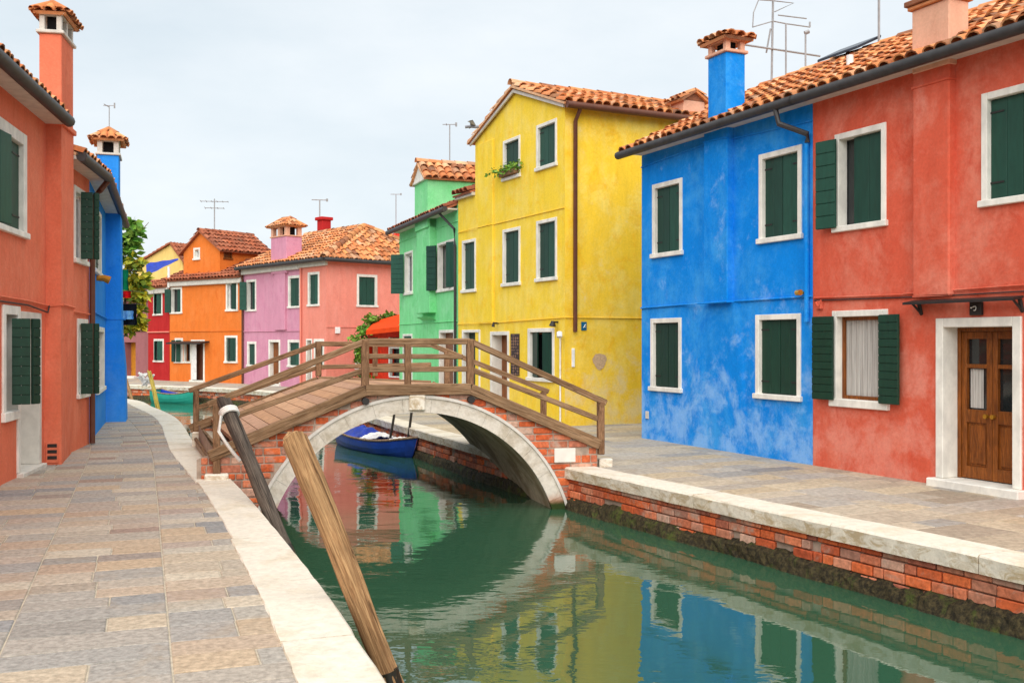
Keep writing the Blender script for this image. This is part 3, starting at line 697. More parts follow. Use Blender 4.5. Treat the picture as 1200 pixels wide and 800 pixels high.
# -- cobalt blue
B0, B1 = (2.42, 19.1), (4.38, 14.9)
f = Fac(B0, B1)
h = thing('blue_house', 'cobalt blue house with four shut green windows between the yellow and coral houses', 'house', f.pt(f.L / 2, 0, -3))
holes = []
for q in ((765, 800, 208, 297), (890, 940, 169, 278), (763, 799, 372, 459), (886, 939, 367, 469)):
    _, ho, op = window(h, f, *q, smat='shutter' if q[2] < 300 else 'shutter_dark'); holes.append(ho)
m = MB(); f.wall(m, 0, f.L - .004, -.05, 5.42, holes)
g = Fac(tuple(f.pt(0, 0, -6)[:2]), B0); zR = 5.32 + .47 * 3.3
g.wall(m, 0, 6, -.05, 5.42); m.poly(g.pt(0, 5.42), g.pt(6, 5.42), g.pt(3, zR - .08))
box_house(h, m, [B1, tuple(f.pt(f.L, 0, -6)[:2]), tuple(f.pt(0, 0, -6)[:2]), B0], -.05, 5.42, skip=(0, 2, 3))
m.build('wall', 'blue_right', h)
b0, b1 = f.px(824.5, 400, .13)[0], f.px(852, 400, .13)[0]; zc = f.px(840, 355)[1]
m = MB(); f.box(m, b0, b1, zc, 5.4, -.02, .13, .012)
# faint flare of the hearth below the cable
lo0, lo1 = f.px(802)[0], f.px(868)[0]
for q in ((f.pt(b0 - .0, zc, .03), f.pt(lo0, .25, .0025), f.pt(lo1, .25, .0025), f.pt(b1, zc, .03)),): m.poly(*q)
m.poly(f.pt(lo0, .25, .0025), f.pt(b0, zc, .03), f.pt(b0 - .22, zc, -.004), f.pt(lo0 - .2, .25, -.004)); m.poly(f.pt(b1, zc, .03), f.pt(lo1, .25, .0025), f.pt(lo1 + .2, .25, -.004), f.pt(b1 + .22, zc, -.004))
m.build('chimney_breast', 'blue_right', h)
gable_roof(h, f, 0, f.L, 5.32, .47, 3.0, 6.0, vergeL=.22, vergeR=-.02)
chimney(h, f, f.px(829.5, 400, .1)[0], f.px(851, 400, .1)[0], 5.15, f.px(840, 65, .1)[1], .10, .38, 'blue_right', 'peach', .15, .13, over=.1)
cz = [(752, 361), (800, 357), (860, 353), (953, 347)]
cable(h, [f.pt(f.px(u)[0], f.px(u, v)[1], .02 + (.09 if 820 < u < 855 else 0)) for u, v in cz[:2]] + [f.pt(b0 - .01, f.px(824, 356)[1], .14), f.pt(b1 + .01, f.px(853, 354)[1], .14)] + [f.pt(f.px(862)[0], f.px(862, 353)[1], .02), f.pt(f.px(953)[0], f.px(953, 347)[1], .02)], .016, 'blue_right')
cable(h, [f.pt(.0, f.px(750, 197)[1], .015), f.pt(b0 - .01, f.px(824, 170)[1], .02), f.pt(b0 + .0, f.px(824, 170)[1], .14), f.pt(b1, f.px(853, 164)[1], .14), f.pt(b1 + .01, f.px(855, 164)[1], .02), f.pt(f.L - .02, f.px(951, 142)[1], .015)], .012, 'blue_right')
downpipe(h, [f.pt(f.px(931)[0], 5.24, .36), f.pt(f.px(934)[0], 5.0, .34), f.pt(f.px(950)[0], 4.82, .06), f.pt(f.px(949)[0], 4.7, .05)], .042)
downpipe(h, [f.pt(f.px(948)[0], 4.72, .045), f.pt(f.px(948)[0], f.px(948, 377)[1], .045)], .035, 'blue_right')
m = MB(); s_, z_ = f.px(943, 343); m.tube([f.pt(s_, z_, 0), f.pt(s_, z_, .1)], .02, 8); m.tube([f.pt(s_ - .05, z_, .1), f.pt(s_ + .05, z_ + .0, .12)], .045, 8); m.build('wall_lamp', 'brass', h)
m = MB(); s_, z_ = f.px(759, 486); f.box(m, s_ - .05, s_ + .05, z_ - .07, z_ + .07, 0, .02, .004); m.build('meter_cover', 'soffit', h)
# big television antenna on the ridge
m = MB(); X = lambda u, v, Y=20.2: ray(u, v, Y)
m.tube([X(904, 110), X(906, -6)], .022, 7); m.tube([X(868, 52, 19.9), X(961, 66, 20.6)], .02, 6); m.tube([X(903, 34), X(898, 62)], .018, 6)
m.tube([X(882, 32, 19.8), X(906, 25), X(921, 28), X(949, 32, 20.6)], .013, 6); m.tube([X(882, 32, 19.8), X(883, 15, 19.8), X(889, 0, 19.8)], .012, 6); m.tube([X(890, 0, 19.8), X(905, 1), X(930, 4, 20.5), X(908, 14)], .013, 6)
m.tube([X(921, 110), X(921, 28)], .018, 6); m.tube([X(912, 18), X(945, 22, 20.6)], .013, 6); m.tube([X(949, 32, 20.6), X(949, 26, 20.6)], .02, 6); m.tube([X(944, 100, 19.6), X(944, 40, 19.6)], .018, 6); m.tube([X(943, 39, 19.6), X(948, 37, 19.6)], .04, 7)
m.build('antenna', 'alu', h)
o = thing('plant_pot', 'small dark blue pot at the far foot of the cobalt house corner', 'pot', f.pt(-.14, 0, -.55))
m = MB(); q = f.pt(-.16, 0, -.55); m.tube([q + V((0, 0, .0)), q + V((0, 0, .02)), q + V((0, 0, .2)), q + V((0, 0, .26))], .09, 14, True, .14); m.sm = True; m.build('pot', 'pot', o)
m = MB(); m.tube([q + V((0, 0, .25)), q + V((0, 0, .275))], .15, 14); m.build('rim', 'pot', o)

# -- yellow house
Y0, Y1 = (-1.405, 26.75), (1.12, 21.7)
f = Fac(Y0, Y1); SW = 1.073
side = Fac(Y1, tuple((V((*Y1, 0)) - f.n * 8)[:2]))
h = thing('yellow_house', 'tall yellow gabled house with three storeys behind the bridge', 'house', f.pt(3.3, 0, -4))
holes = []
for q, kw in (((629, 653, 138, 193), {}), ((590, 610, 158, 206), {}), ((629, 653, 254, 327), {}), ((589.5, 610, 265, 333), {}), ((542, 558, 279, 341), {})):
    _, ho, op = window(h, f, *q, fw=.075, **kw); holes.append(ho)
    if q[0] == 590: fb = (ho, op)
_, ho, op = window(h, f, 619, 650, 384, 447, left=None, right=None, fw=.09, sash='doorwood'); holes.append(ho)
a, b, c, e = op
for (hs, sg, ww, ang) in ((a, 1, .42, 22), (b, -1, .42, 18)):
    vec = f.d * sg * math.cos(R(ang)) + f.n * math.sin(R(ang)) * .6; mm = leaf_panel(f.pt(hs, 0, -.06), vec.normalized(), (b - a) * ww, c + .012, e - .008, f.n, 2, rows=0); mm.build('shutter', 'shutter_dark', _)
def door(house, fac, uL, uR, vt, mat='doorwood', zs=.08, fw=.08, dep=.2, frame='stone', ajar=None):
    s0, s1 = fac.px(uL)[0], fac.px(uR)[0]; z1 = fac.px(uR, vt)[1]
    m = MB(); fac.box(m, s0, s0 + fw, zs, z1, -dep, .022, .006); fac.box(m, s1 - fw, s1, zs, z1, -dep, .022, .006); fac.box(m, s0 + fw + .001, s1 - fw - .001, z1 - fw, z1, -dep, .02, .006); fac.box(m, s0 - .03, s1 + .03, -.01, zs - .002, -dep, .1, .01)
    d = m.build('door_frame', frame, house)
    m = MB(); a, b = s0 + fw, s1 - fw
    fac.box(m, a, b, zs, z1 - fw, -dep + .005, -dep + .04); k = (b - a) * .12
    for za, zb in ((.12, .42), (.5, .92)): fac.box(m, a + k, b - k, zs + (z1 - zs) * za, zs + (z1 - zs) * zb, -dep + .04, -dep + .055, .012)
    lf = m.build('door', mat, d)
    m = MB(); p = fac.pt(b - k * .6, zs + .95, -dep + .05); m.tube([p, p + fac.n * .05], .02, 7); m.build('handle', 'brass', d)
    return (s0 + .03, s1 - .03, -.05, z1 - .03)
holes.append(door(h, f, 575, 597, 388, 'doorwood', dep=.3, fw=.09)); holes.append(door(h, f, 542, 563, 386, 'shutter_dark', fw=.07))
zE, zR = 6.84, 7.66; mid = (SW + f.L) / 2
m = MB(); f.wall(m, SW, f.L, -.05, zE, [x for x in holes if x[0] > SW]); m.poly(f.pt(SW, zE), f.pt(f.L, zE), f.pt(mid, zR)); m.poly(f.pt(SW, 5.4), f.pt(SW, zE), f.pt(SW, zE, -8), f.pt(SW, 5.4, -8))
f.wall(m, 0, SW, -.05, 5.55, [x for x in holes if x[0] < SW]); bw = Fac(tuple(f.pt(f.L, 0, -8)[:2]), tuple(f.pt(SW, 0, -8)[:2])); bw.wall(m, 0, bw.L, -.05, zE); m.poly(bw.pt(0, zE), bw.pt(bw.L, zE), bw.pt(bw.L / 2, zR))
g = Fac(tuple(f.pt(0, 0, -4)[:2]), Y0); g.wall(m, 0, 4, -.05, 5.55)
b0, b1 = f.px(562)[0], f.px(579)[0]; zc = f.px(570, 378)[1]; f.box(m, b0, b1, zc, 6.7, -.02, .05, .01)
m.build('wall', 'yellow', h)
m = MB(); side.wall(m, 0, 8, -.05, zE); sw = m.build('side_wall', 'yellow_side', h); sw['label'] = 'ochre yellow side wall with patches of bare plaster'
# roof: ridge runs away from the canal
ov, vg = .22, .14; sl = (zR - zE) / (f.L - mid); zo = zE - sl * ov + .06
ER0, ER1 = f.pt(f.L + ov, zo, vg), f.pt(f.L + ov, zo, -8.1); RR0, RR1 = f.pt(mid, zR + .06, vg), f.pt(mid, zR + .06, -8.1); EL0, EL1 = f.pt(SW - ov, zo, vg), f.pt(SW - ov, zo, -8.1)
m = MB(); tiles(m, ER0, ER1, [ER0, ER1, RR1, RR0]); tiles(m, EL1, EL0, [EL1, EL0, RR0, RR1]); ridge(m, RR0 + V((0, 0, .04)), RR1 + V((0, 0, .04)))
m.build('roof', 'tile', h, smooth=True)
m = MB(); q = [f.pt(SW - ov * .7, zo - .02, .05), f.pt(mid, zR - .03, .05), f.pt(f.L + ov * .4, zo - .02, .05)]
for a, b in zip(q, q[1:]): m.box(a - V((0, 0, .07)), b - a, f.n * .04, V((0, 0, .075)))
m.build('verge_trim', 'soffit', h)
m = MB(); m.tube([side.pt(-.1, zo - .06, ov + .05), side.pt(8, zo - .06, ov + .05)], .075, 10); m.sm = True; m.build('gutter', 'brown_pipe', h)
mbw = MB(); e0, e1, r0, r1 = f.pt(-.02, 5.58, .16), f.pt(SW - .002, 5.58, .16), f.pt(-.02, 6.5, -2.6), f.pt(SW - .002, 6.5, -2.6); tiles(mbw, e0, e1, [e0, e1, r1, r0]); mbw.build('lean_to_roof', 'tile_old', h, smooth=True)
m = MB(); f.box(m, 0, SW, 5.48, 5.56, 0, .1); m.build('soffit', 'soffit', h)
s_ = side.px(672.5)[0]; downpipe(h, [side.pt(s_ + .03, zo - .08, ov + .03), side.pt(s_, zo - .35, .07), side.pt(s_, side.px(672, 389)[1], .06)], .045, 'brown_pipe')
s_ = f.px(658)[0]; z_ = f.px(658, 396)[1]
m = MB(); m.tube([f.pt(s_, .0, .03), f.pt(s_, z_, .03), f.pt(s_ + .08, z_ + .1, .1), f.pt(s_ + .16, z_ + .1, .14)], .02, 7); m.tube([f.pt(s_ + .16, z_ + .12, .14), f.pt(s_ + .2, z_ + .02, .16)], .06, 9); m.sm = True; m.build('conduit_lamp', 'white', h)
zf0, zf1 = f.px(571, 378.5)[1], f.px(661, 372)[1]; cable(h, [f.pt(.02, zf0, .02), f.pt(b0, zf0, .06), f.pt(b1, zf0, .06), f.pt(b1 + .02, zf0, .02), f.pt(f.L, zf1, .02)], .011, 'yellow_side'); cable(h, [side.pt(0, zf1, .015), side.pt(8, zf1 + .02, .015)], .014, 'yellow_side')
zf = f.px(600, 258)[1]; cable(h, [f.pt(.02, zf, .015), f.pt(b0, zf, .06), f.pt(b1, zf, .06), f.pt(b1 + .02, zf, .015), f.pt(f.L, zf, .015)], .01, 'yellow_side')
for u, v in ((654, 379), (584, 380)):
    s_, z_ = f.px(u, v); m = MB(); m.tube([f.pt(s_, z_ + .03, 0), f.pt(s_, z_ + .03, .12)], .02, 7); m.tube([f.pt(s_, z_ + .05, .12), f.pt(s_, z_ - .06, .14)], .04 if u > 600 else .025, 9, True, .08 if u > 600 else .04); m.sm = True; m.build('wall_lamp', 'iron', h)
s_, z_ = side.px(702.5, 423); m = MB(); ring = []
for k in range(26):
    a = 2 * math.pi * k / 26; rr = .17 * (1 + .1 * math.sin(3 * a) + random.uniform(-.06, .06)); ring.append(side.pt(s_ + math.cos(a) * rr, z_ + math.sin(a) * rr, .008))
m.poly(*ring); m.build('bare_patch', 'bare', h)
s_, z_ = side.px(670.5, 419); m = MB(); side.box(m, s_ - .02, s_ + .05, z_ - .2, z_ + .2, 0, .03, .006); m.build('white_strip', 'white', h)
s_, z_ = side.px(684, 382); o = thing('street_sign', 'small blue enamel plate on the yellow side wall beside the brown pipe', 'sign', side.pt(s_, z_ - .09, .01))
m = MB(); side.box(m, s_ - .065, s_ + .065, z_ - .09, z_ + .09, .002, .02, .005); m.build('plate', 'sign_blue', o)
m = MB(); m.tube([side.pt(s_ - .025, z_ - .035, .024), side.pt(s_ - .005, z_ - .02, .024), side.pt(s_ + .03, z_ + .04, .024)], .01, 5); m.tube([side.pt(s_ - .0, z_ + .01, .024), side.pt(s_ + .028, z_ - .03, .024)], .006, 5); m.build('mark', 'white', o)
# bronze tracery panel
s0, s1 = f.px(599)[0], f.px(609)[0]; z1, z0 = f.px(604, 391)[1], f.px(604, 440)[1]
m = MB(); f.box(m, s0, s1, z0, z1, 0, .02, .004); pn = m.build('tracery_panel', 'panel_dark', h)
m = MB(); nx, nzn = 4, 14; cx = (s1 - s0) / nx; cz = (z1 - z0) / nzn
for i in range(nx):
    for j in range(nzn):
        x, z = s0 + i * cx, z0 + j * cz
        if random.random() < .55: f.box(m, x + .006, x + cx - .004, z + cz * .4, z + cz * .4 + .014, .02, .028)
        if random.random() < .55: f.box(m, x + cx * .4, x + cx * .4 + .014, z + .006, z + cz - .004, .02, .0285)
m.build('tracery', 'panel_light', pn)
# chimney at the yellow eave, above the alley
fs = side; s0, s1 = side.px(801, 400, .1)[0], side.px(826, 400, .1)[0]
m = MB(); fs.box(m, s0, s1, 6.3, side.px(812, 118, .1)[1], -.4, .1, .012); ch = m.build('chimney', 'peach', h)
r_ = MB(); zt = side.px(812, 118, .1)[1]; mdd = (s0 + s1) / 2; A0, A1, C_0, C_1, D0, D1 = side.pt(s0 - .1, zt, .18), side.pt(s0 - .1, zt, -.48), side.pt(mdd, zt + .24, .18), side.pt(mdd, zt + .24, -.48), side.pt(s1 + .1, zt, .18), side.pt(s1 + .1, zt, -.48)
tiles(r_, A1, A0, [A1, A0, C_0, C_1], True, .15, .25); tiles(r_, D0, D1, [D0, D1, C_1, C_0], True, .15, .25); r_.poly(side.pt(s0, zt, .1), side.pt(s1, zt, .1), side.pt(mdd, zt + .2, .1)); r_.build('cap_roof', 'tile', ch, smooth=True)
# flower box on an upper sill
ho, op = fb; s0, s1, zz = op[0] - .04, op[1] + .02, op[2]
o = thing('flower_box', 'green plants trailing from a box on the sill of the yellow house attic window', 'flower box', f.pt((s0 + s1) / 2, zz, .1))
m = MB(); f.box(m, s0, s1, zz + .005, zz + .13, .0, .14, .01); m.build('box', 'post', o)
m = MB(); foliage(m, [(f.pt(s0 + .1 + i * .2, zz + .17, .1), (.2, .16, .13)) for i in range(int((s1 - s0) / .2) + 1)] + [(f.pt(s0 - .2, zz + .15, .12), (.22, .14, .1))], 260, .1); m.build('plants', 'leaf', o)

# -- green house
G0, G1 = (-3.59, 32.66), (-1.42, 26.80)
f = Fac(G0, G1)
h = thing('green_house', 'mint green house with a tall gabled chimney tower left of the yellow house', 'house', f.pt(3, 0, -2.5))
holes = []
_, ho, op = window(h, f, 474.5, 484, 293, 344, left=125, right=None, rows=8, fw=.07, lw=.42, sash='white'); holes.append(ho)
_, ho, op = window(h, f, 513, 533.5, 279, 339, left=140, right=40, rows=8, fw=.07, lw=.33); holes.append(ho)
holes.append(door(h, f, 515, 533, 386, 'doorwood', fw=.08))
_, ho, op = window(h, f, 472.5, 483.5, 391, 448, left=None, right=20, fw=.07, rows=8); holes.append(ho)
m = MB(); f.wall(m, 0, f.L, -.05, 5.4, holes); box_house(h, m, [G1, tuple(f.pt(f.L, 0, -5)[:2]), tuple(f.pt(0, 0, -5)[:2]), G0], -.05, 5.4, skip=(3,)); m.build('wall', 'green', h)
gable_roof(h, f, 0, f.L, 5.3, .42, 2.5, 5.0, vergeL=.12, vergeR=-.02, mat='tile_old')
s0, s1 = f.px(486, 400, .25)[0], f.px(501, 400, .25)[0]
zt = f.px(495, 213, .25)[1]
m = MB(); f.box(m, s0, s1, f.px(495, 368)[1], 5.35, -.02, .2, .02); m.poly(f.pt(s0, 2.5, .2), f.pt(s0, 2.4, -.01), f.pt(s1, 2.4, -.01), f.pt(s1, 2.5, .2)); m.build('chimney_breast', 'green', h)
m = MB(); f.box(m, s0, s1, 5.0, zt, -2.6, .25); tw = m.build('attic_tower', 'green', h)
zp = zt + .5; md = (s0 + s1) / 2
m = MB(); f.box(m, s0 - .05, s1 + .05, zt, zt + .08, .1, .32, .01)
q = [f.pt(s0 - .06, zt + .08, .31), f.pt(s1 + .06, zt + .08, .31), f.pt(md, zp, .31)]; qb = [x - f.n * .3 for x in q]; m.poly(*q); m.poly(*qb[::-1]); [m.poly(q[i], qb[i], qb[(i + 1) % 3], q[(i + 1) % 3]) for i in range(3)]
m.build('pediment', 'stone', tw)
r_ = MB(); o1, o0, ovx = .38, -2.7, .1
A0, A1, K0, K1, D0, D1 = f.pt(s0 - ovx, zt + .02, o1), f.pt(s0 - ovx, zt + .02, o0), f.pt(md, zp + .06, o1), f.pt(md, zp + .06, o0), f.pt(s1 + ovx, zt + .02, o1), f.pt(s1 + ovx, zt + .02, o0)
tiles(r_, D0, D1, [D0, D1, K1, K0]); tiles(r_, A1, A0, [A1, A0, K0, K1]); ridge(r_, K0 + V((0, 0, .03)), K1 + V((0, 0, .03))); r_.build('tower_roof', 'tile', tw, smooth=True)
downpipe(h, [f.pt(f.L - .6, 5.22, .34), f.pt(f.L - .12, 4.75, .06), f.pt(f.L - .08, 4.3, .05), f.pt(f.L - .08, .1, .05)], .035, 'gutter')
zc = f.px(520, 377)[1]; cable(h, [f.pt(.0, zc, .012), f.pt(f.L, zc, .012)], .014, 'green'); cable(h, [f.pt(.0, 4.95, .012), f.pt(f.L, 4.95, .012)], .016, 'green')
p = f.pt(f.px(527, 200, -1.2)[0], 5.9, -1.2); antenna(h, p, f.px(527, 146, -1.2)[1] - 5.9, 'small', V((1, 0, 0)), 1.0)

# ------------------------------------------------------------------ far bank: salmon, lilac, orange, crimson, mauve
C = V((-7.0, 38.6, 0)); e1 = V((-.664, .747, 0)); e2 = V((.747, .664, 0)); E = lambda a, b, z=0: C + e1 * a + e2 * b + V((0, 0, z))
zE, zR = 4.92, 6.5
# salmon
fl = Fac(tuple(E(1.85, 0)[:2]), tuple(C[:2])); fr_ = Fac(tuple(C[:2]), tuple(E(0, 6)[:2]))
h = thing('salmon_house', 'salmon pink corner house under a hipped tile roof across the canal', 'house', E(1, 3))
hl, hr = [], []
_, ho, op = window(h, fl, 361, 374.5, 318, 358, fw=.1); hl.append(ho)
hl.append(door(h, fl, 359, 366, 397, 'doorwood', fw=.06)); _, ho, op = window(h, fl, 368, 380, 397, 431, left=None, right=0, fw=.1, sash='white'); hl.append(ho)
_, ho, op = window(h, fr_, 418, 442, 321, 359, fw=.1, ref='L'); hr.append(ho)
_, ho, op = window(h, fr_, 416, 428, 409, 432, left=None, right=None, fw=.1, sash='white'); hr.append(ho)
m = MB(); fl.wall(m, 0, fl.L, -.05, zE + .05, hl); fr_.wall(m, 0, fr_.L, -.05, zE + .05, hr); box_house(h, m, [tuple(E(0, 6)[:2]), tuple(E(1.85, 6)[:2]), tuple(E(1.85, 0)[:2])], -.05, zE + .05, skip=(1, 2)); m.build('wall', 'salmon', h)
ov = .3; dz = -.16
P = lambda a, b, z: E(a, b, z)
c0, c1, cb, cl = P(-ov, -ov, zE), P(-ov, 6 + ov, zE), P(1.85, -ov, zE), P(1.85, 6 + ov, zE); ap = P(2.0, 3, zR)
t185 = (1.85 + ov) / (2.0 + ov); k0 = c0.lerp(ap, t185); k1 = c1.lerp(ap, t185)
r_ = MB(); tiles(r_, c0, c1, [c0, c1, ap], wd=.21); tiles(r_, cb, c0, [cb, c0, k0], wd=.21); tiles(r_, c1, cl, [c1, cl, k1], wd=.21); ridge(r_, c0 + V((0, 0, .05)), ap + V((0, 0, .06)), .13); ridge(r_, c1 + V((0, 0, .05)), ap + V((0, 0, .06)), .13)
r_.build('roof', 'tile', h, smooth=True)
m = MB(); fl.box(m, 0, fl.L + .12, zE - .26, zE - .02, 0, .14, .02); m.build('cornice', 'soffit', h); m = MB(); m.tube([P(-ov - .05, -ov, zE - .05), P(-ov - .05, 6.3, zE - .05)], .08, 8); m.tube([P(-ov, -ov - .05, zE - .05), P(1.85, -ov - .05, zE - .05)], .08, 8); m.sm = True; m.build('gutter', 'gutter', h)
cable(h, [fr_.pt(0, 2.35, .02), fr_.pt(6, 2.35, .02)], .014, 'salmon'); downpipe(h, [fl.pt(.05, zE - .1, .06), fl.pt(.05, .0, .06)], .04, 'salmon')
s_, z_ = fr_.px(395, 387); m = MB(); fr_.box(m, s_ - .1, s_ + .1, z_ - .12, z_ + .12, 0, .08, .01); m.build('meter_box', 'white', h)
# lilac
f = Fac(tuple(E(6.7, 0)[:2]), tuple(E(1.85, 0)[:2]))
h = thing('lilac_house', 'lilac pink house with square chimney next to the orange house', 'house', E(4.3, 3))
holes = []
_, ho, op = window(h, f, 289, 300.5, 327, 364, left=120, right=0, fw=.1, lw=.3, rows=6); holes.append(ho)
for q in ((338, 352.5, 322, 360), (290, 300.5, 400, 429), (337.5, 352.5, 398, 430)): _, ho, op = window(h, f, *q, fw=.11); holes.append(ho)
holes.append(door(h, f, 315, 328.5, 398, 'doorwood', fw=.1))
m = MB(); f.wall(m, 0, f.L, -.05, zE + .05, holes); box_house(h, m, [tuple(E(1.85, 0)[:2]), tuple(E(1.85, 6)[:2]), tuple(E(6.7, 6)[:2]), tuple(E(6.7, 0)[:2])], -.05, zE + .05, skip=(0, 3)); m.build('wall', 'purple', h)
k2, kl2 = P(6.7, 3, zR), P(6.7, -ov, zE)
r_ = MB(); tiles(r_, kl2, cb, [kl2, cb, k0, ap, k2], wd=.21); bb, bl = P(1.85, 6 + ov, zE), P(6.7, 6 + ov, zE); tiles(r_, bb, bl, [bb, bl, k2, ap, k1], wd=.21); ridge(r_, ap + V((0, 0, .04)), k2 + V((0, 0, .04)), .12); r_.build('roof', 'tile', h, smooth=True)
m = MB(); f.box(m, 0, f.L, zE - .3, zE - .02, 0, .16, .02); m.build('cornice', 'soffit', h); m = MB(); m.tube([P(6.7, -ov - .05, zE - .05), P(1.85, -ov - .05, zE - .05)], .08, 8); m.sm = True; m.build('gutter', 'gutter', h)
s0, s1 = f.px(313)[0], f.px(337)[0]; s0b, s1b = f.px(318, 400, .1)[0], f.px(336, 400, .1)[0]
m = MB(); f.box(m, f.px(324)[0], f.px(336)[0], f.px(330, 387)[1], zE - .31, -.02, .1, .02); m.build('chimney_breast', 'purple', h)
chimney(h, f, s0b, s1b, zE - .4, f.px(326, 278, .1)[1], .12, .7, 'purple', 'peach', .34, .36, over=.14)
zc = f.px(320, 388)[1]; cable(h, [f.pt(0, zc, .02), f.pt(f.L, zc, .02)], .02, 'purple'); downpipe(h, [f.pt(.06, zE - .1, .2), f.pt(.06, zE - .5, .06), f.pt(.06, 0, .06)], .045, 'brown_pipe')
# red stack with antenna on the lilac roof
p = P(6.3, 3.5, 5.9); q0 = p; m = MB(); m.bbox(p - e1 * .22, e1 * .45, e2 * .45, V((0, 0, 1.3)), .015); ch = m.build('chimney', 'crimson', h); m = MB(); m.bbox(p - e1 * .3 - e2 * .08 + V((0, 0, 1.3)), e1 * .6, e2 * .6, V((0, 0, .14)), .02); m.build('cap', 'crimson', ch)
antenna(h, p + V((0, 0, 1.4)), .8, 'small', V((1, .2, 0)), 1.6)
p = P(5.9, 3.9, 6.0); m = MB(); m.tube([p, p + V((0, 0, .75))], .16, 10); m.build('vent_pipe', 'iron', h)
# orange
O0, O1 = (-15.64, 46.8), (-11.46, 43.62)
f = Fac(O0, O1); zo = 4.55
h = thing('orange_house', 'bright orange house with white half open door on the far bank', 'house', f.pt(f.L / 2, 0, -3))
holes = []
for q, l, r in (((200, 213.5, 336, 367), 165, 0), ((265, 279, 329, 364), None, 20), ((205, 214.5, 396, 425), 170, 60), ((263.5, 278.5, 393, 425), 30, 25)):
    _, ho, op = window(h, f, *q, left=l, right=r, fw=.1, rows=6, sash='white' if r else None); holes.append(ho)
_, ho, op = window(h, f, 215.5, 224, 400, 425, left=None, right=None, fw=.07, sash='doorwood'); holes.append(ho)
holes.append(door(h, f, 224, 240, 398, 'brown_pipe', fw=.1))
s_, _z = f.px(228); m = MB(); m.bbox(f.pt(f.px(225.5)[0], .1, .0), f.d * .4 + f.n * .06, f.n * .04, V((0, 0, 1.65)), .01); m.build('open_door_leaf', 'white', h)
m = MB(); f.wall(m, 0, f.L, -.05, zo + .1, holes); box_house(h, m, [O1, tuple(f.pt(f.L, 0, -6)[:2]), tuple(f.pt(0, 0, -6)[:2]), O0], -.05, zo + .1, skip=(3,))
# raised rear block with a gable
ba, bb_, bi = .55, 3.2, .35; zbE, zbR = 5.9, 6.72; bm = (ba + bb_) / 2
kf = Fac(tuple(f.pt(ba, 0, -bi)[:2]), tuple(f.pt(bb_, 0, -bi)[:2])); ks = Fac(tuple(f.pt(bb_, 0, -bi)[:2]), tuple(f.pt(bb_, 0, -bi - 2.7)[:2])); kl = Fac(tuple(f.pt(ba, 0, -bi - 2.7)[:2]), tuple(f.pt(ba, 0, -bi)[:2]))
hk = []
_, ho, op = window(h, kf, 227, 234.5, 290, 304, left=None, right=None, fw=.09, sash='white'); hk.append(ho)
kf.wall(m, 0, kf.L, 3, zbE, hk); m.poly(kf.pt(0, zbE), kf.pt(kf.L, zbE), kf.pt(kf.L / 2, zbR)); kl.wall(m, 0, kl.L, 0, zbE)
_, ho, op = window(h, ks, 262, 272, 291, 304, left=0, right=0, fw=.04, smat='doorwood', frame='doorwood'); ks.wall(m, 0, ks.L, 3, zbE, [ho])
m.build('wall', 'orange', h)
r_ = MB(); A0, A1, K0, K1, D0, D1 = kf.pt(-.25, zbE - .15, .15), kf.pt(-.25, zbE - .12, -2.9), kf.pt(kf.L / 2, zbR + .04, .15), kf.pt(kf.L / 2, zbR + .04, -2.9), kf.pt(kf.L + .25, zbE - .12, .15), kf.pt(kf.L + .25, zbE - .12, -2.9)
tiles(r_, D0, D1, [D0, D1, K1, K0], wd=.21); tiles(r_, A1, A0, [A1, A0, K0, K1], wd=.21); ridge(r_, K0 + V((0, 0, .03)), K1 + V((0, 0, .03))); r_.build('upper_roof', 'tile_old', h, smooth=True)
gable_roof(h, f, 0, f.L, zo, .42, 1.8, 6, vergeL=0, vergeR=.0, gutter=False, mat='tile_old', over=.25)
m = MB(); f.box(m, 0, f.L, zo - .26, zo - .02, 0, .15, .02); m.build('cornice', 'soffit', h)
zc = f.px(230, 388)[1]; cable(h, [f.pt(0, zc, .02), f.pt(f.L, zc, .02)], .02, 'orange')
m = MB(); sa, sb2 = f.px(206)[0], f.px(246)[0]; m.box(f.pt(sa, f.px(226, 401)[1], .02), f.d * (sb2 - sa), f.n * .5 + V((0, 0, -.08)), V((0, 0, .06))); m.build('door_canopy', 'iron', h)
antenna(h, kf.pt(kf.L / 2, zbR + .05, -.7), 1.5, 'yagi', V((1, .2, 0)), 1.5)
p = f.pt(.1, zo - .3, .12); m = MB(); m.tube([p, p + V((0, 0, .95))], .06, 8); m.build('flue_pipe', 'white', h)
# crimson
K0_, K1_ = (-17.25, 48.55), (-15.66, 46.82)
f = Fac(K0_, K1_); zo = 4.3
h = thing('crimson_house', 'narrow crimson house squeezed beside the orange house', 'house', f.pt(f.L / 2, 0, -1))
holes = []
for q in ((180, 190.5, 337, 369), (180.5, 192, 397, 424)): _, ho, op = window(h, f, *q, left=35, right=20, fw=.1, sash='white'); holes.append(ho)
m = MB(); f.wall(m, 0, f.L, -.05, zo + .1, holes); box_house(h, m, [K1_, tuple(f.pt(f.L, 0, -1.9)[:2]), tuple(f.pt(0, 0, -1.9)[:2]), K0_], -.05, zo + .1, skip=(3,)); m.build('wall', 'crimson', h)
e0, e1_, r0, r1 = f.pt(-.1, zo, .25), f.pt(f.L, zo, .25), f.pt(-.1, zo + .95, -1.95), f.pt(f.L, zo + .95, -1.95); r_ = MB(); tiles(r_, e0, e1_, [e0, e1_, r1, r0]); r_.build('roof', 'tile_old', h, smooth=True)
m = MB(); f.box(m, 0, f.L, zo - .28, zo - .02, 0, .16, .02); m.build('cornice', 'soffit', h); zc = f.px(187, 389)[1]; cable(h, [f.pt(0, zc, .03), f.pt(f.L, zc, .03)], .035, 'salmon')
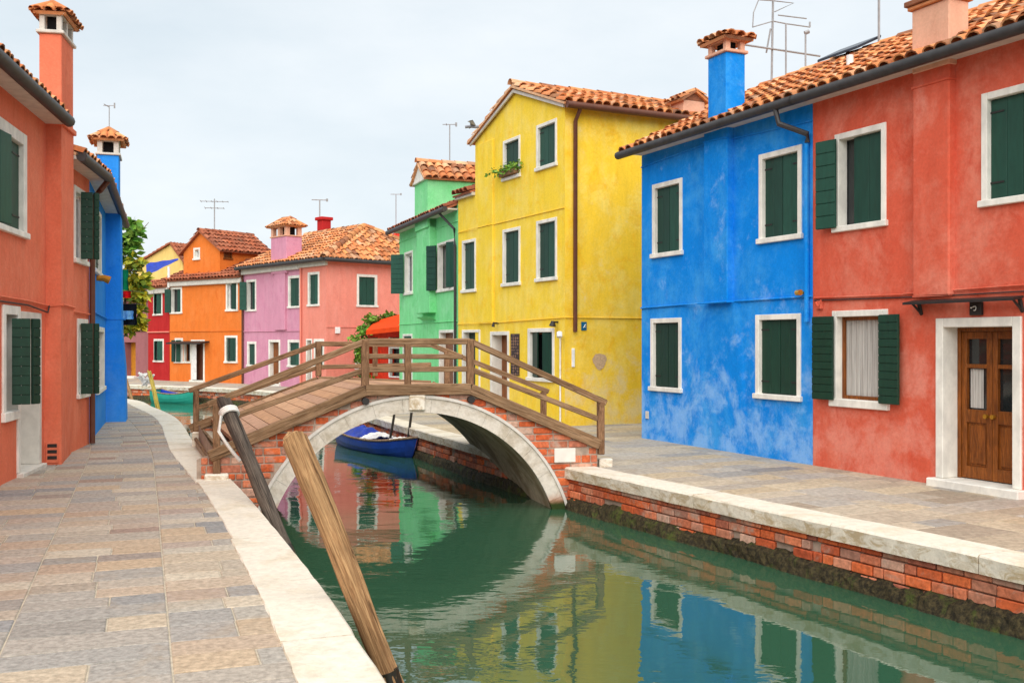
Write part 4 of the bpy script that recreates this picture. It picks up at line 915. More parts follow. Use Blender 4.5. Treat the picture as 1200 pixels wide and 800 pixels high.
# mauve
f = Fac((-23, 52.2), (-17.3, 49.1)); zo = 4.0
h = thing('mauve_house', 'dusty mauve house with an ochre doorway at the far left of the canal', 'house', f.pt(f.L / 2, 0, -2))
s0, s1 = f.px(146)[0], f.px(159)[0]; zt = f.px(155, 401)[1]
m = MB(); f.wall(m, 0, f.L, -.05, zo + .1, [(s0, s1, -.05, zt)], .5); box_house(h, m, [(-17.3, 49.1), tuple(f.pt(f.L, 0, -5)[:2]), tuple(f.pt(0, 0, -5)[:2]), (-23, 52.2)], -.05, zo + .1, skip=(3,)); m.build('wall', 'mauve', h)
m = MB(); f.box(m, s0, s0 + (s1 - s0) * .72, .02, zt, -.48, -.4); m.build('door', 'ochre', h); m = MB(); m.poly(f.pt(s0, 0, -.49), f.pt(s1, 0, -.49), f.pt(s1, zt, -.49), f.pt(s0, zt, -.49)); m.build('doorway_interior', 'dark', h); m = MB(); f.box(m, s0 - .1, s1 + .1, -.01, .12, -.5, .2, .02); m.build('doorstep', 'stone', h)
cable(h, [f.pt(0, 2.3, .02), f.pt(f.L, 2.3, .02)], .03, 'brown_pipe'); gable_roof(h, f, 0, f.L, zo, .3, 2.5, 5, mat='tile_old', gutter=False, vergeR=.0)
m = MB(); f.box(m, 0, f.L, zo - .25, zo - .02, 0, .16, .02); m.build('cornice', 'soffit', h)
# cream house behind
g0, g1 = ray(160, 400, 60), ray(214, 400, 58)
f = Fac((g0.x, g0.y), (g1.x, g1.y)); h = thing('cream_house', 'pale yellow gabled house rising behind the crimson house', 'house', f.pt(1.3, 0, -3)); za, zb = 6.3, 7.35; mp_ = f.px(201)[0]
m = MB(); f.wall(m, 0, f.L, -.05, za); m.poly(f.pt(0, za), f.pt(f.L, za), f.pt(mp_, zb)); box_house(h, m, [(g1.x, g1.y), tuple(f.pt(f.L, 0, -6)[:2]), tuple(f.pt(0, 0, -6)[:2]), (g0.x, g0.y)], -.05, za, skip=(3,)); m.build('wall', 'cream', h)
r_ = MB(); A0, A1, K0, K1, D0, D1 = f.pt(-.2, za - .05, .15), f.pt(-.2, za - .05, -6), f.pt(mp_, zb + .07, .15), f.pt(mp_, zb + .07, -6), f.pt(f.L + .25, za - .05, .15), f.pt(f.L + .25, za - .05, -6); tiles(r_, D0, D1, [D0, D1, K1, K0], wd=.22); tiles(r_, A1, A0, [A1, A0, K0, K1], wd=.22); r_.build('roof', 'tile_old', h, smooth=True)
# blue tarp on the terrace in front of the cream house
p = [ray(171, 304, 54), ray(208, 303, 54), ray(208, 307, 52.8), ray(190, 318, 52.8), ray(173, 322, 52.8)]
m = MB(); n = 14; o_ = []
for i in range(n + 1):
    for j in range(7):
        a = ray(171, 308.5, 54).lerp(ray(209, 303, 54), i / n); b = ray(172, 323, 52.6).lerp(ray(209, 304.5, 53.6), i / n); q = a.lerp(b, j / 6); q.z += .015 * math.sin(i * 1.1 + j) - .05 * math.sin(math.pi * j / 6); o_.append(q)
for i in range(n):
    for j in range(6): k = len(m.v); m.v += [o_[i * 7 + j], o_[i * 7 + j + 1], o_[(i + 1) * 7 + j + 1], o_[(i + 1) * 7 + j]]; m.f.append((k, k + 1, k + 2, k + 3))
tag(m.build('tarpaulin', 'tarp', None, p[2]), 'blue tarpaulin stretched over the terrace behind the crimson house roof', 'tarpaulin')
# red roof far behind
g0, g1 = ray(438, 400, 62), ray(500, 400, 58); f = Fac((g0.x, g0.y), (g1.x, g1.y)); h = thing('distant_house', 'far house whose red roof just shows behind the salmon house', 'house', f.pt(2, 0, -2))
m = MB(); box_house(h, m, [(g0.x, g0.y), (g1.x, g1.y), tuple(f.pt(f.L, 0, -5)[:2]), tuple(f.pt(0, 0, -5)[:2])], -.05, 7.6); m.build('wall', 'crimson', h); gable_roof(h, f, 0, f.L, 7.6, .4, 2.5, 5, mat='shop_red', gutter=False); antenna(h, f.pt(.9, 8.5, -1), 2.2, 'small', V((1, 0, 0)), 1.5)

# -- red shop with awning between salmon and green houses
f = Fac((-5.35, 38.0), (-3.4, 36.2)); h = thing('shop', 'low red shop with an orange awning between the salmon and green houses', 'shop', f.pt(1, 0, -1.5))
m = MB(); f.wall(m, 0, f.L, -.05, 2.4, [(.05, .62, .75, 1.95), (1.25, 2.3, .55, 1.95)], .2); box_house(h, m, [(-3.4, 36.2), tuple(f.pt(f.L, 0, -2)[:2]), tuple(f.pt(0, 0, -2)[:2]), (-5.35, 38.0)], -.05, 2.4, skip=(3,)); m.poly(f.pt(0, 2.4), f.pt(f.L, 2.4), f.pt(f.L, 2.5, -2), f.pt(0, 2.5, -2)); m.build('wall', 'shop_red', h)
for (a, b, c, e) in ((.05, .62, .75, 1.95), (1.25, 2.3, .55, 1.95)):
    m = MB(); m.poly(f.pt(a, c, -.19), f.pt(b, c, -.19), f.pt(b, e, -.19), f.pt(a, e, -.19)); wd_ = m.build('shop_window', 'glass', h); m = MB(); f.box(m, a - .04, a + .02, c, e, -.1, .03); f.box(m, b - .02, b + .04, c, e, -.1, .03); f.box(m, a, b, c - .05, c, -.1, .05); m.build('frame', 'white' if a > 1 else 'shop_red', wd_)
m = MB(); f.box(m, 1.27, 2.28, 1.62, 1.9, -.1, .04, .01); m.build('valance', 'blue_cloth', h); m = MB(); f.box(m, 1.27, 2.28, 1.54, 1.615, -.1, .04, .01); m.build('valance_edge', 'white', h)
m = MB(); n = 12; zt, zb = 3.05, 2.08
ta, tb = f.px(440, 376, -.2), f.px(429, 387, 1.0); a0, a1, b0, b1 = f.pt(*ta, -.2), f.pt(f.L + .3, ta[1] + .45, -.2), f.pt(*tb, 1.0), f.pt(f.L + .3, tb[1] + .12, 1.0)
for k in (0, -.03): m.poly(*[x + V((0, 0, k)) for x in ((a0, b0, b1, a1) if k == 0 else (a0, a1, b1, b0))])
m.poly(b0, b1, b1 - V((0, 0, .16)), b0 - V((0, 0, .16))); m.poly(a0, b0, b0 - V((0, 0, .16)), a0 - V((0, 0, .05)))
m.build('awning', 'awning', h)
for (b, lab, n, spread) in ((ray(421, 430, 37.6), 'leafy climbing shrub beside the shop awning', 620, 1),):
    b = V((b.x, b.y, 0)); o = thing('shrub', lab, 'shrub', b)
    m = MB(); m.tube([b, b + V((.05, 0, 1.0)), b + V((.1, 0, 2.1))], .05, 7, True, .02); m.tube([b + V((.08, 0, 1.9)), b + V((.6, .2, 2.7)), b + V((1.2, .4, 2.75))], .03, 6); m.build('stem', 'bark', o)
    m = MB(); foliage(m, [(b + V((-.05, 0, 1.85)), (.35, .3, .25)), (b + V((.15, 0, 2.2)), (.3, .3, .25)), (b + V((.45, .1, 2.6)), (.3, .3, .2)), (b + V((1.0, .3, 2.75)), (.3, .2, .12)), (b + V((0, 0, 1.3)), (.22, .25, .4)), (b + V((.2, 0, .4)), (.4, .3, .3))], n, .2); m.build('leaves', 'leaf', o)

# ------------------------------------------------------------------ left bank: orange red and azure houses
Q0, Q1 = (-4.85, 5.0), (-7.43, 18.0)
f = Fac(Q0, Q1)
h = thing('orange_red_house', 'orange red plastered house with a tall chimney nearest on the left', 'house', f.pt(f.L / 2, 0, -3))
holes = []; zA, zB = 5.12, 4.74; sb0, sb1 = f.px(54)[0], f.px(54)[0] + .80
_, ho, op = window(h, f, -22, 30, 159, 279, left=None, right=0, fw=.16, lw=.3); holes.append(ho)
a, b, c, e = op; mm = leaf_panel(f.pt(a + .12, 0, .0), (f.d * .96 + f.n * .12).normalized(), (b - a) * .42, c + .02, e - .02, f.n, 2); mm.build('shutter', 'shutter', _)
# window + door sharing one stone surround
s0, s1, s2 = f.px(2)[0], f.px(22)[0], f.px(47)[0]; zt = f.px(47, 367)[1]; zw = f.px(2, 484)[1]
m = MB(); f.box(m, s0, s0 + .12, zw, zt + .06, -.16, .025, .006); f.box(m, s1 - .11, s1, .06, zt + .06, -.2, .025, .006); f.box(m, s0 + .121, s1 - .111, zt - .06, zt + .06, -.16, .023, .006); f.box(m, s0 - .02, s1 - .111, zw - .12, zw, -.16, .05, .008); win = m.build('window', 'stone', h)
m = MB(); m.poly(f.pt(s0 + .1, zw, -.15), f.pt(s1 - .1, zw, -.15), f.pt(s1 - .1, zt, -.15), f.pt(s0 + .1, zt, -.15)); m.build('pane', 'glass', win); holes.append((s0 + .03, s1 - .03, zw - .05, zt))
m = MB(); f.box(m, s0 + .12, s0 + .2, zw, zt - .06, -.12, -.06, .005); m.build('sash', 'white', win)
holes.append((s1 - .029, s2 - .03, -.05, zt - .03))
m = MB(); f.box(m, s2 - .13, s2, .06, zt, -.3, .022, .006); f.box(m, s1 + .001, s2 - .131, zt - .1, zt, -.3, .02, .006); f.box(m, s1 - .1, s2 + .03, -.01, .058, -.3, .09, .01); dfm = m.build('door_frame', 'soffit', h)
m = MB(); f.box(m, s1, s2 - .13, .06, zt - .1, -.29, -.25); [f.box(m, s1 + .1, s2 - .25, .06 + q0, .06 + q1, -.25, -.235, .01) for q0, q1 in ((.15, .8), (.95, 1.75))]; m.build('door', 'white', dfm)
# the folding shutter standing out from that window
hz0, hz1 = f.px(10, 474)[1], f.px(10, 373)[1]; hs = f.px(10)[0]
vec = (f.n * .97 + f.d * .2).normalized(); nr = V((vec.y, -vec.x, 0)); wl = .22
mm = leaf_panel(f.pt(hs, 0, .04), vec, wl, hz0, hz1, nr * -1, 2, rows=0); mm2 = leaf_panel(f.pt(hs, 0, .04), vec, wl, hz0, hz1, -nr, 2, rows=9); mm2.build('shutter', 'shutter_dark', win)
p = f.pt(hs, 0, .04) + vec * (wl - .002); vec2 = (f.d * .9 + f.n * .45).normalized(); leaf_panel(p, vec2, wl * .62, hz0, hz1, V((-vec2.y, vec2.x, 0)), 2, rows=9).build('shutter', 'shutter_dark', win)
for (u0, u1, vt, vb, sh0, sh1) in ((86, 101, 216, 306, 225, 305), (90, 102, 373, 466, 382, 459)):
    _, ho, op = window(h, f, u0, u1, vt, vb, left=None, right=None, ref='L', fw=.1, sash='white'); holes.append(ho)
    a, b, c, e = op; vec = (f.n * .985 + f.d * .15).normalized(); a = f.px(91)[0]; leaf_panel(f.pt(a, 0, .05), vec, .19, c, e + .02, V((vec.y, -vec.x, 0)) * -1, 2, rows=9).build('shutter', 'shutter_dark', _); vec2 = (f.d * .8 + f.n * .6).normalized(); leaf_panel(f.pt(a, 0, .05) + vec * .19, vec2, .1, c, e + .02, V((-vec2.y, vec2.x, 0)), 2, rows=9).build('shutter', 'shutter_dark', _)
m = MB(); f.wall(m, 0, sb0 + .4, -.05, zA, [x for x in holes if x[0] < sb0], .3); f.wall(m, sb0 + .4, f.L, -.05, zB + .05, [x for x in holes if x[0] > sb0])
bkc = [Q1, tuple(f.pt(f.L, 0, -6)[:2]), tuple(f.pt(0, 0, -6)[:2]), Q0]; box_house(h, m, bkc, -.05, zB + .05, skip=(3,)); m.build('wall', 'red_left', h)
# breast flaring towards the foot
m = MB(); p_ = .21
prof = [(0, -.12, 1.45, .24), (.6, -.11, 1.3, .235), (1.2, -.08, 1.05, .225), (1.8, -.03, .86, p_), (2.2, 0, .80, p_), (5.0, 0, .80, p_)]
L4 = [[f.pt(sb0 + a, z, -.02), f.pt(sb0 + a, z, o), f.pt(sb0 + b, z, o if z > 2 else o * (.15 + .85 * z / 2.2)), f.pt(sb0 + b, z, -.02)] for z, a, b, o in prof]
for A, B in zip(L4, L4[1:]):
    for k in range(3): m.poly(A[k], A[k + 1], B[k + 1], B[k])
m.poly(*L4[-1]); m.build('chimney_breast', 'red_left', h)
m = MB(); f.box(m, sb0 - .03, sb0 + .83, 4.98, 5.06, -.05, p_ + .04, .01); m.build('breast_band', 'red_left', h)
chimney(h, f, sb0 + .02, sb0 + .78, 5.05, f.px(73, 41, .21)[1], p_ + .0, .31, 'red_left', 'soffit', .22, .16, over=.07)
zg = 5.06
def mono_roof(house, f, s0, s1, z, run, slope, mat='tile', over=.28):
    e0, e1_, r0, r1 = f.pt(s0, z, over), f.pt(s1, z, over), f.pt(s0, z + slope * (run + over), -run), f.pt(s1, z + slope * (run + over), -run); b0, b1 = f.pt(s0, z, -2 * run), f.pt(s1, z, -2 * run)
    r_ = MB(); tiles(r_, e0, e1_, [e0, e1_, r1, r0]); tiles(r_, b1, b0, [b1, b0, r0, r1]); ridge(r_, r0, r1); r_.build('roof', mat, house, smooth=True)
    m = MB(); m.tube([f.pt(s0, z - .04, over + .04), f.pt(s1, z - .04, over + .04)], .085, 10); m.sm = True; m.build('gutter', 'gutter', house); m = MB(); f.box(m, s0, s1, z - .09, z - .035, -.02, over - .03); m.build('soffit', 'soffit', house)
mono_roof(h, f, 0, sb0 - .0, 5.08, 3, .4); mono_roof(h, f, sb0 + .82, f.L + .02, 4.72, 3, .4)
zc0, zc1 = f.px(0, 347)[1], f.px(52, 358)[1]
cable(h, [f.pt(0, zc0 + .03, .03), f.pt(f.px(30)[0], zc0 - .01, .03), f.pt(sb0 - .02, zc1, .03), f.pt(sb0 - .02, zc1 + .02, p_ + .03), f.pt(sb0 + .8, zc1, p_ + .02), f.pt(sb0 + .84, zc1 - .03, .03), f.pt(f.L, zc1 - .05, .03)], .016, 'red_left'); cable(h, [f.pt(0, zc0 - .04, .03), f.pt(f.px(30)[0], zc0 - .07, .03), f.pt(sb0 - .1, zc1 - .1, .05), f.pt(sb0 - .03, zc1, .05)], .011)
m = MB(); vs0 = sb0 - .125; o_a, o_b = .03, .2; za, zb = f.px(56, 540)[1], f.px(56, 517)[1]
q = lambda o, z, s=0: f.pt(sb0 - .118 - s, z, o); m.box(q(.03, za), f.n * .17, -f.d * .02, V((0, 0, zb - za))); vt_ = m.build('vent_grille', 'red_left', h); m = MB()
for k in range(3): m.box(q(.05, za + .05 + k * (zb - za) * .3, .02), f.n * .13, -f.d * .006, V((0, 0, .05)))
m.build('louvre', 'iron', vt_)
downpipe(h, [f.pt(f.L - .05, 4.62, .32), f.pt(f.L - .08, 4.45, .2), f.pt(f.L - .1, 4.3, .07), f.pt(f.L - .1, 0.02, .07)], .05, 'brown_pipe')
# azure
A0_, A1_ = (-7.45, 18.02), (-9.95, 25.5)
f = Fac(A0_, A1_); h = thing('azure_house', 'azure blue house with a stout corner chimney beyond the orange red house', 'house', f.pt(f.L / 2, 0, -3)); zB = 4.78
holes = []
_, ho, op = window(h, f, 112.5, 121.5, 384, 455, left=None, right=None, ref='R', fw=.1, sash='doorwood'); holes.append(ho)
_, ho, op = window(h, f, 110, 118, 252, 325, left=None, right=0, ref='R', fw=.1); holes.append(ho)
m = MB(); f.wall(m, 0, f.L, -.05, zB + .05, holes); box_house(h, m, [A1_, tuple(f.pt(f.L, 0, -6)[:2]), tuple(f.pt(0, 0, -6)[:2]), A0_], -.05, zB + .05, skip=(3,)); m.build('wall', 'blue_left', h)
sb0 = f.px(124)[0]; m = MB(); prof = [(0, 0, 1.0, .42), (1.2, 0, 1.0, .40), (2.0, 0, .95, .33), (4.85, 0, .9, .30)]
L4 = [[f.pt(sb0 + a, z, -.02), f.pt(sb0 + a, z, o), f.pt(sb0 + b, z, o), f.pt(sb0 + b, z, -.02)] for z, a, b, o in prof]
for A, B in zip(L4, L4[1:]):
    for k in range(3): m.poly(A[k], A[k + 1], B[k + 1], B[k])
m.poly(*L4[-1]); m.build('chimney_breast', 'blue_left', h)
chimney(h, f, sb0 + .0, sb0 + .75, 4.8, f.px(138, 178, .27)[1], .27, .45, 'blue_left', 'soffit', .26, .26, over=.12)
antenna(h, f.pt(sb0 + .4, 6.4, .05), .75, 'small', V((1, 0, 0)), .6)
mono_roof(h, f, 0.03, f.L + .1, zB - .03, 3, .35)
zc = f.px(120, 372)[1]; cable(h, [f.pt(0, zc + .05, .02), f.pt(sb0 - .02, zc, .02), f.pt(sb0 - .02, zc, .36), f.pt(sb0 + 1, zc, .36)], .016, 'blue_left')
m = MB(); s_, z_ = f.px(119.5, 326, .1); m.tube([f.pt(s_, z_, 0), f.pt(s_, z_, .14), f.pt(s_, z_ - .04, .24)], .05, 9, True, .08); m.sm = True; m.build('wall_lamp', 'ochre', h)
# cloths hung from a line behind the azure house corner
lp0, lp1 = f.pt(sb0 + 1.6, 0, .1), None
def cloth(name, mat, u0, u1, v0, v1, Y, label, cat='laundry', fold=.03):
    m = MB(); n = 12; q = []
    for i in range(n + 1):
        for j in range(7):
            p = ray(u0 + (u1 - u0) * i / n, v0 + (v1 - v0) * j / 6, Y); p.y += fold * math.sin(i * 1.3) * (.3 + j / 6); p.x += .01 * math.sin(j * 1.7 + i); q.append(p)
    for th in (0, .012):
        for i in range(n):
            for j in range(6):
                k = [q[i * 7 + j], q[i * 7 + j + 1], q[(i + 1) * 7 + j + 1], q[(i + 1) * 7 + j]]; k = [x + V((0, th, 0)) for x in k]; m.poly(*(k if th == 0 else k[::-1]))
    b = ray((u0 + u1) / 2, v1, Y); return tag(m.build(name, mat, None, b, smooth=True), label, cat)
cloth('towel', 'green_cloth', 136, 150, 316, 340, 26.2, 'green towel hanging highest beside the azure house corner')
cloth('rag', 'red_cloth', 134, 153, 341, 349, 26.1, 'bright red cloth hanging below the green towel')
cloth('blanket', 'black_cloth', 134, 160, 356, 381, 26.3, 'black blanket hanging low beside the azure house corner')
cloth('scarf', 'sky_cloth', 136, 156, 364, 374, 26.2, 'light blue cloth draped over the black blanket')
m = MB(); m.tube([ray(128, 316, 26.25), ray(148, 316, 26.25), ray(168, 318, 27.5)], .008, 5); m.tube([ray(128, 356, 26.25), ray(160, 356, 26.25), ray(168, 357, 27.5)], .008, 5); m.tube([ray(128, 341, 26.1), ray(153, 341, 26.1), ray(168, 342, 27.5)], .008, 5); tag(m.build('washing_line', 'cord', None, ray(150, 341, 26.3)), 'thin washing lines strung behind the azure house corner', 'washing line')
# small tree
b = V((-10.75, 27.7, 0)); o = thing('tree', 'small leafy tree with yellowing lower crown behind the azure house', 'tree', b)
m = MB(); m.tube([b, b + V((.05, 0, 1.2)), b + V((.25, 0, 2.4)), b + V((.4, 0, 4.6))], .09, 8, True, .02)
for k in range(9):
    z = 1.9 + k * .33; a = k * 2.4; p = b + V((.2 + .05 * k * .5, 0, z)); m.tube([p, p + V((math.cos(a) * .3, math.sin(a) * .3, .25)), p + V((math.cos(a) * .5, math.sin(a) * .45, .5))], .025, 5, True, .006)
m.build('trunk', 'bark', o)
def pc(u, v, Y=27.7): return ray(u, v, Y)
m = MB(); foliage(m, [(pc(155, 262), (.16, .2, .16)), (pc(150, 278), (.2, .25, .2)), (pc(160, 272), (.13, .2, .1)), (pc(150, 292), (.22, .3, .15)), (pc(144, 285), (.25, .3, .3)), (pc(158, 283), (.12, .2, .14)), (pc(146, 300), (.3, .3, .2))], 380, .23); m.build('upper_crown', 'leaf', o)
m = MB(); foliage(m, [(pc(158, 308), (.26, .3, .2)), (pc(152, 325), (.3, .35, .3)), (pc(164, 328), (.2, .3, .25)), (pc(156, 345), (.3, .35, .25)), (pc(165, 345), (.15, .2, .2)), (pc(160, 362), (.16, .3, .22)), (pc(150, 385), (.25, .2, .1)), (pc(163, 378), (.08, .1, .18))], 760, .24); m.build('lower_crown', 'leaf_y', o)

# ------------------------------------------------------------------ the bridge
N = [V((-3.85, 13.35, 0)), V((-1.98, 13.80, 0)), V((-.58, 14.17, 0)), V((1.22, 14.62, 0))]
Fp = [V((-5.4, 17.5, 0)), V((-3.33, 17.62, 0)), V((-1.40, 17.76, 0)), V((.55, 17.9, 0))]
nf = Fac(N[0][:2], N[3][:2]); ff = Fac(Fp[3][:2], Fp[0][:2])
h = thing('footbridge', 'arched brick footbridge with pale stone ring and brown timber railings', 'bridge', V((-1.7, 15.8, 0)))
BZ = [.42, 1.22, 1.22, .42]          # top of the kerb beam
BZF = [.42, 1.2, 1.12, .12]
ns = [nf.px(600 + p.x / p.y * F)[0] for p in N]
def beam_z(s):
    for a, b, za, zb in zip(ns, ns[1:], BZ, BZ[1:]):
        if s <= b: return za + (zb - za) * (s - a) / (b - a)
    return BZ[-1]
sc_ = nf.px(488)[0]; zc_, r_in = -1.18, 2.02
fsc = ff.px(600 + (-2.35) / 17.68 * F)[0]
def arch_z(x): return zc_ + math.sqrt(max(0, r_in ** 2 - x * x)) if abs(x) < r_in else None
# near face mortar sheet, far face, vault
m = MB(); K = 96; sa, sb = -.25, nf.L + .0
cols = sorted(set([sa + (sb - sa) * i / K for i in range(K + 1)] + [sc_ - r_in, sc_ + r_in] + ns))
for a, b in zip(cols, cols[1:]):
    mdl = (a + b) / 2 - sc_; ins = abs(mdl) < r_in
    z0a, z0b = (arch_z(a - sc_) or zc_, arch_z(b - sc_) or zc_) if ins else (-2.1, -2.1)
    m.poly(nf.pt(a, z0a), nf.pt(b, z0b), nf.pt(b, beam_z(b) - .05), nf.pt(a, beam_z(a) - .05))
fz = lambda s: None
fs_ = [ff.px(600 + p.x / p.y * F)[0] for p in Fp][::-1]; FBZ = BZF[::-1]
def fbeam(s):
    for a, b, za, zb in zip(fs_, fs_[1:], FBZ, FBZ[1:]):
        if s <= b: return za + (zb - za) * (s - a) / (b - a)
    return FBZ[-1]
cols = sorted(set([ff.L * i / K for i in range(K + 1)] + [fsc - r_in, fsc + r_in] + fs_))
for a, b in zip(cols, cols[1:]):
    mdl = (a + b) / 2 - fsc; ins = abs(mdl) < r_in
    z0a, z0b = (arch_z(a - fsc) or zc_, arch_z(b - fsc) or zc_) if ins else (-2.1, -2.1)
    m.poly(ff.pt(a, z0a), ff.pt(b, z0b), ff.pt(b, fbeam(b) - .05), ff.pt(a, fbeam(a) - .05))
for p, q in ((N[0] - nf.d * .03, Fp[0] + nf.d * .04), (N[3], Fp[3])): m.poly(p + V((0, 0, -2)), q + V((0, 0, -2)), q + V((0, 0, .38)), p + V((0, 0, .38)))
m.build('masonry', 'mortar', h)
m = MB(); A = 40
for i in range(A):
    t0, t1 = math.pi * i / A, math.pi * (i + 1) / A
    for j in range(6):
        def sp_(t, f_): return nf.pt(sc_ + r_in * math.cos(t), zc_ + r_in * math.sin(t)).lerp(ff.pt(fsc - r_in * math.cos(t), zc_ + r_in * math.sin(t)), f_)
        m.poly(sp_(t0, j / 6), sp_(t1, j / 6), sp_(t1, (j + 1) / 6), sp_(t0, (j + 1) / 6))
m.build('vault', 'vault', h, smooth=True)
# bricks on both faces
for fac, sc0, bz, s_lo, s_hi in ((nf, sc_, beam_z, -.2, nf.L), (ff, fsc, fbeam, 0, ff.L)):
    ml, mr = MB(), MB(); z = -.72; row = 0
    while z < 1.2:
        s = s_lo - random.random() * .25; ch_ = random.uniform(.08, .125); hh = ch_ - .008
        while s < s_hi:
            ln = random.choice((.3, .3, .26, .15, .2, .12)) * random.uniform(.85, 1.15); e = min(s + ln, s_hi); a_ = max(s, s_lo)
            cx = (a_ + e) / 2
            ok = e - a_ > .05 and z + hh < min(bz(a_), bz(e)) - .03
            for x, zz in ((a_, z), (e, z), (a_, z + hh), (e, z + hh)):
                if math.hypot(x - sc0, zz - zc_) < r_in + .03: ok = False
            if ok and random.random() > .04:
                o = random.uniform(.006, .02)
                fac.box(ml if cx < sc0 else mr, a_ + .007, e - .007, z + .006 + random.uniform(0, .004), z + hh - random.uniform(0, .004), -.03, o, .009)
            s += ln
        z += ch_; row += 1
    ml.build('brick_courses', 'brick', h); mr.build('brick_courses', 'brick', h)
# stone ring of voussoirs + keystone
m = MB(); n = 17
for i in range(n):
    t0, t1 = math.pi * (i + .004) / n, math.pi * (i + .996) / n; ro = r_in + .19; sub = 5; pr = []
    for k in range(sub + 1): pr.append(t0 + (t1 - t0) * k / sub)
    for fac, c_, sg in ((nf, sc_, 1),):
        b = len(m.v)
        for t in pr:
            for (r, o) in ((r_in - .004, .045), (ro, .045), (ro, -.02), (r_in - .004, -.02)): m.v.append(fac.pt(c_ + r * math.cos(t), zc_ + r * math.sin(t), o))
        for k in range(sub):
            for q in range(4): m.f.append((b + k * 4 + q, b + k * 4 + (q + 1) % 4, b + (k + 1) * 4 + (q + 1) % 4, b + (k + 1) * 4 + q)[::-1])
        m.f.append((b, b + 1, b + 2, b + 3)[::-1]); b2 = b + sub * 4; m.f.append((b2, b2 + 1, b2 + 2, b2 + 3))
m.build('arch_ring', 'arch', h)
m = MB(); ro = r_in + .19; pr = [math.pi * i / 60 for i in range(61)]
for t0, t1 in zip(pr, pr[1:]):
    q = [nf.pt(sc_ + r * math.cos(t), zc_ + r * math.sin(t), o) for t in (t0, t1) for r, o in ((ro + .001, .065), (ro + .04, .065), (ro + .04, -.02), (ro + .001, -.02))]
    i = len(m.v); m.v += q
    for k in range(4): m.f.append((i + k, i + (k + 1) % 4, i + 4 + (k + 1) % 4, i + 4 + k)[::-1])
m.build('ring_moulding', 'soffit', h)
m = MB(); nf.box(m, sc_ - .11, sc_ + .11, .86, 1.08, .0, .09, .015); m.build('keystone', 'coping', h)
m = MB(); s_, z_ = nf.px(661.5, 533); nf.box(m, s_ - .155, s_ + .155, z_ - .1, z_ + .1, 0, .035, .006); m.build('plaque', 'plaque', h)
# kerb beams, rails, posts
def lift(p, z): return p + V((0, 0, z))
def bar(A, B, w, hgt, name, mat='rail', ext0=0, ext1=0):
    d = (B - A); u = d.normalized(); A = A - u * ext0; B = B + u * ext1; d = B - A; sdv = V((u.y, -u.x, 0)).normalized()
    m = MB(); up = sdv.cross(u).normalized(); up = up if up.z > 0 else -up
    m.bbox(A - sdv * w / 2 - up * hgt / 2, d, sdv * w, up * hgt, .01); return align(m.build(name, mat, h), u, 'X')
def post(p, z0, z1, w=.095, mat='post'):
    m = MB(); m.bbox(V((p.x, p.y, z0)) - nf.d * w / 2 - nf.n * w / 2, nf.d * w, nf.n * w, V((0, 0, z1 - z0)), .01); return m.build('post', mat, h)
off = nf.n * .02
for pts, back in ((N, 0), (Fp, 1)):
    o = off if not back else nf.n * -.02
    for i, (a, b) in enumerate(zip(pts, pts[1:])):
        Bz = BZF if back else BZ
        bar(lift(a + o, Bz[i] - .075), lift(b + o, Bz[i + 1] - .075), .13, .15, 'kerb_beam', 'rail', .1 if i == 0 else 0, .02 if i == 2 else 0)
tz = [1.02, 1.80, 1.80, .98]; mz = [.74, 1.42, 1.42, .70]
for i, (a, b) in enumerate(zip(N, N[1:])):
    bar(lift(a, tz[i]), lift(b, tz[i + 1]), .085, .085, 'top_rail', 'rail', .12 if i == 0 else .0, .14 if i == 2 else 0)
    bar(lift(a, mz[i]), lift(b, mz[i + 1]), .06, .075, 'mid_rail', 'rail', 0, .06 if i == 2 else 0)
post(N[0] + nf.n * .02, .07, .99); post(N[1], 1.2, 1.83, .1); post(N[2], 1.2, 1.83, .1); post(N[3] + nf.n * .01 + nf.d * .045, .19, .94)
post(N[1].lerp(N[2], .40), 1.2, 1.77, .085)
bar(lift(N[1], 1.60), lift(N[1].lerp(N[2], .93), 1.59), .055, .07, 'mid_rail')
tzf = [1.0, 1.76, 1.74, .96]; mzf = [.66, 1.36, 1.40, .66]
for i, (a, b) in enumerate(zip(Fp, Fp[1:])):
    bar(lift(a, tzf[i]), lift(b, tzf[i + 1]), .085, .085, 'top_rail', 'rail', .12 if i == 0 else 0, .1 if i == 2 else 0)
    if i < 2: bar(lift(a, mzf[i]), lift(b, mzf[i + 1]), .06, .075, 'mid_rail', 'rail', 0, 0)
post(Fp[0], .25, .97); post(Fp[1], 1.2, 1.8, .1); post(Fp[2] - ff.d * .27, 1.05, 1.64, .09); post(Fp[3], .35, .92); post(Fp[1].lerp(Fp[2], .5), 1.2, 1.72, .085)
for p in (N[1], N[2]):
    m = MB(); q = p + nf.n * .03 + V((0, 0, 1.0)); m.tube([q - nf.n * .05, q + nf.n * .08], .05, 8); m.build('beam_bolt', 'iron', h)
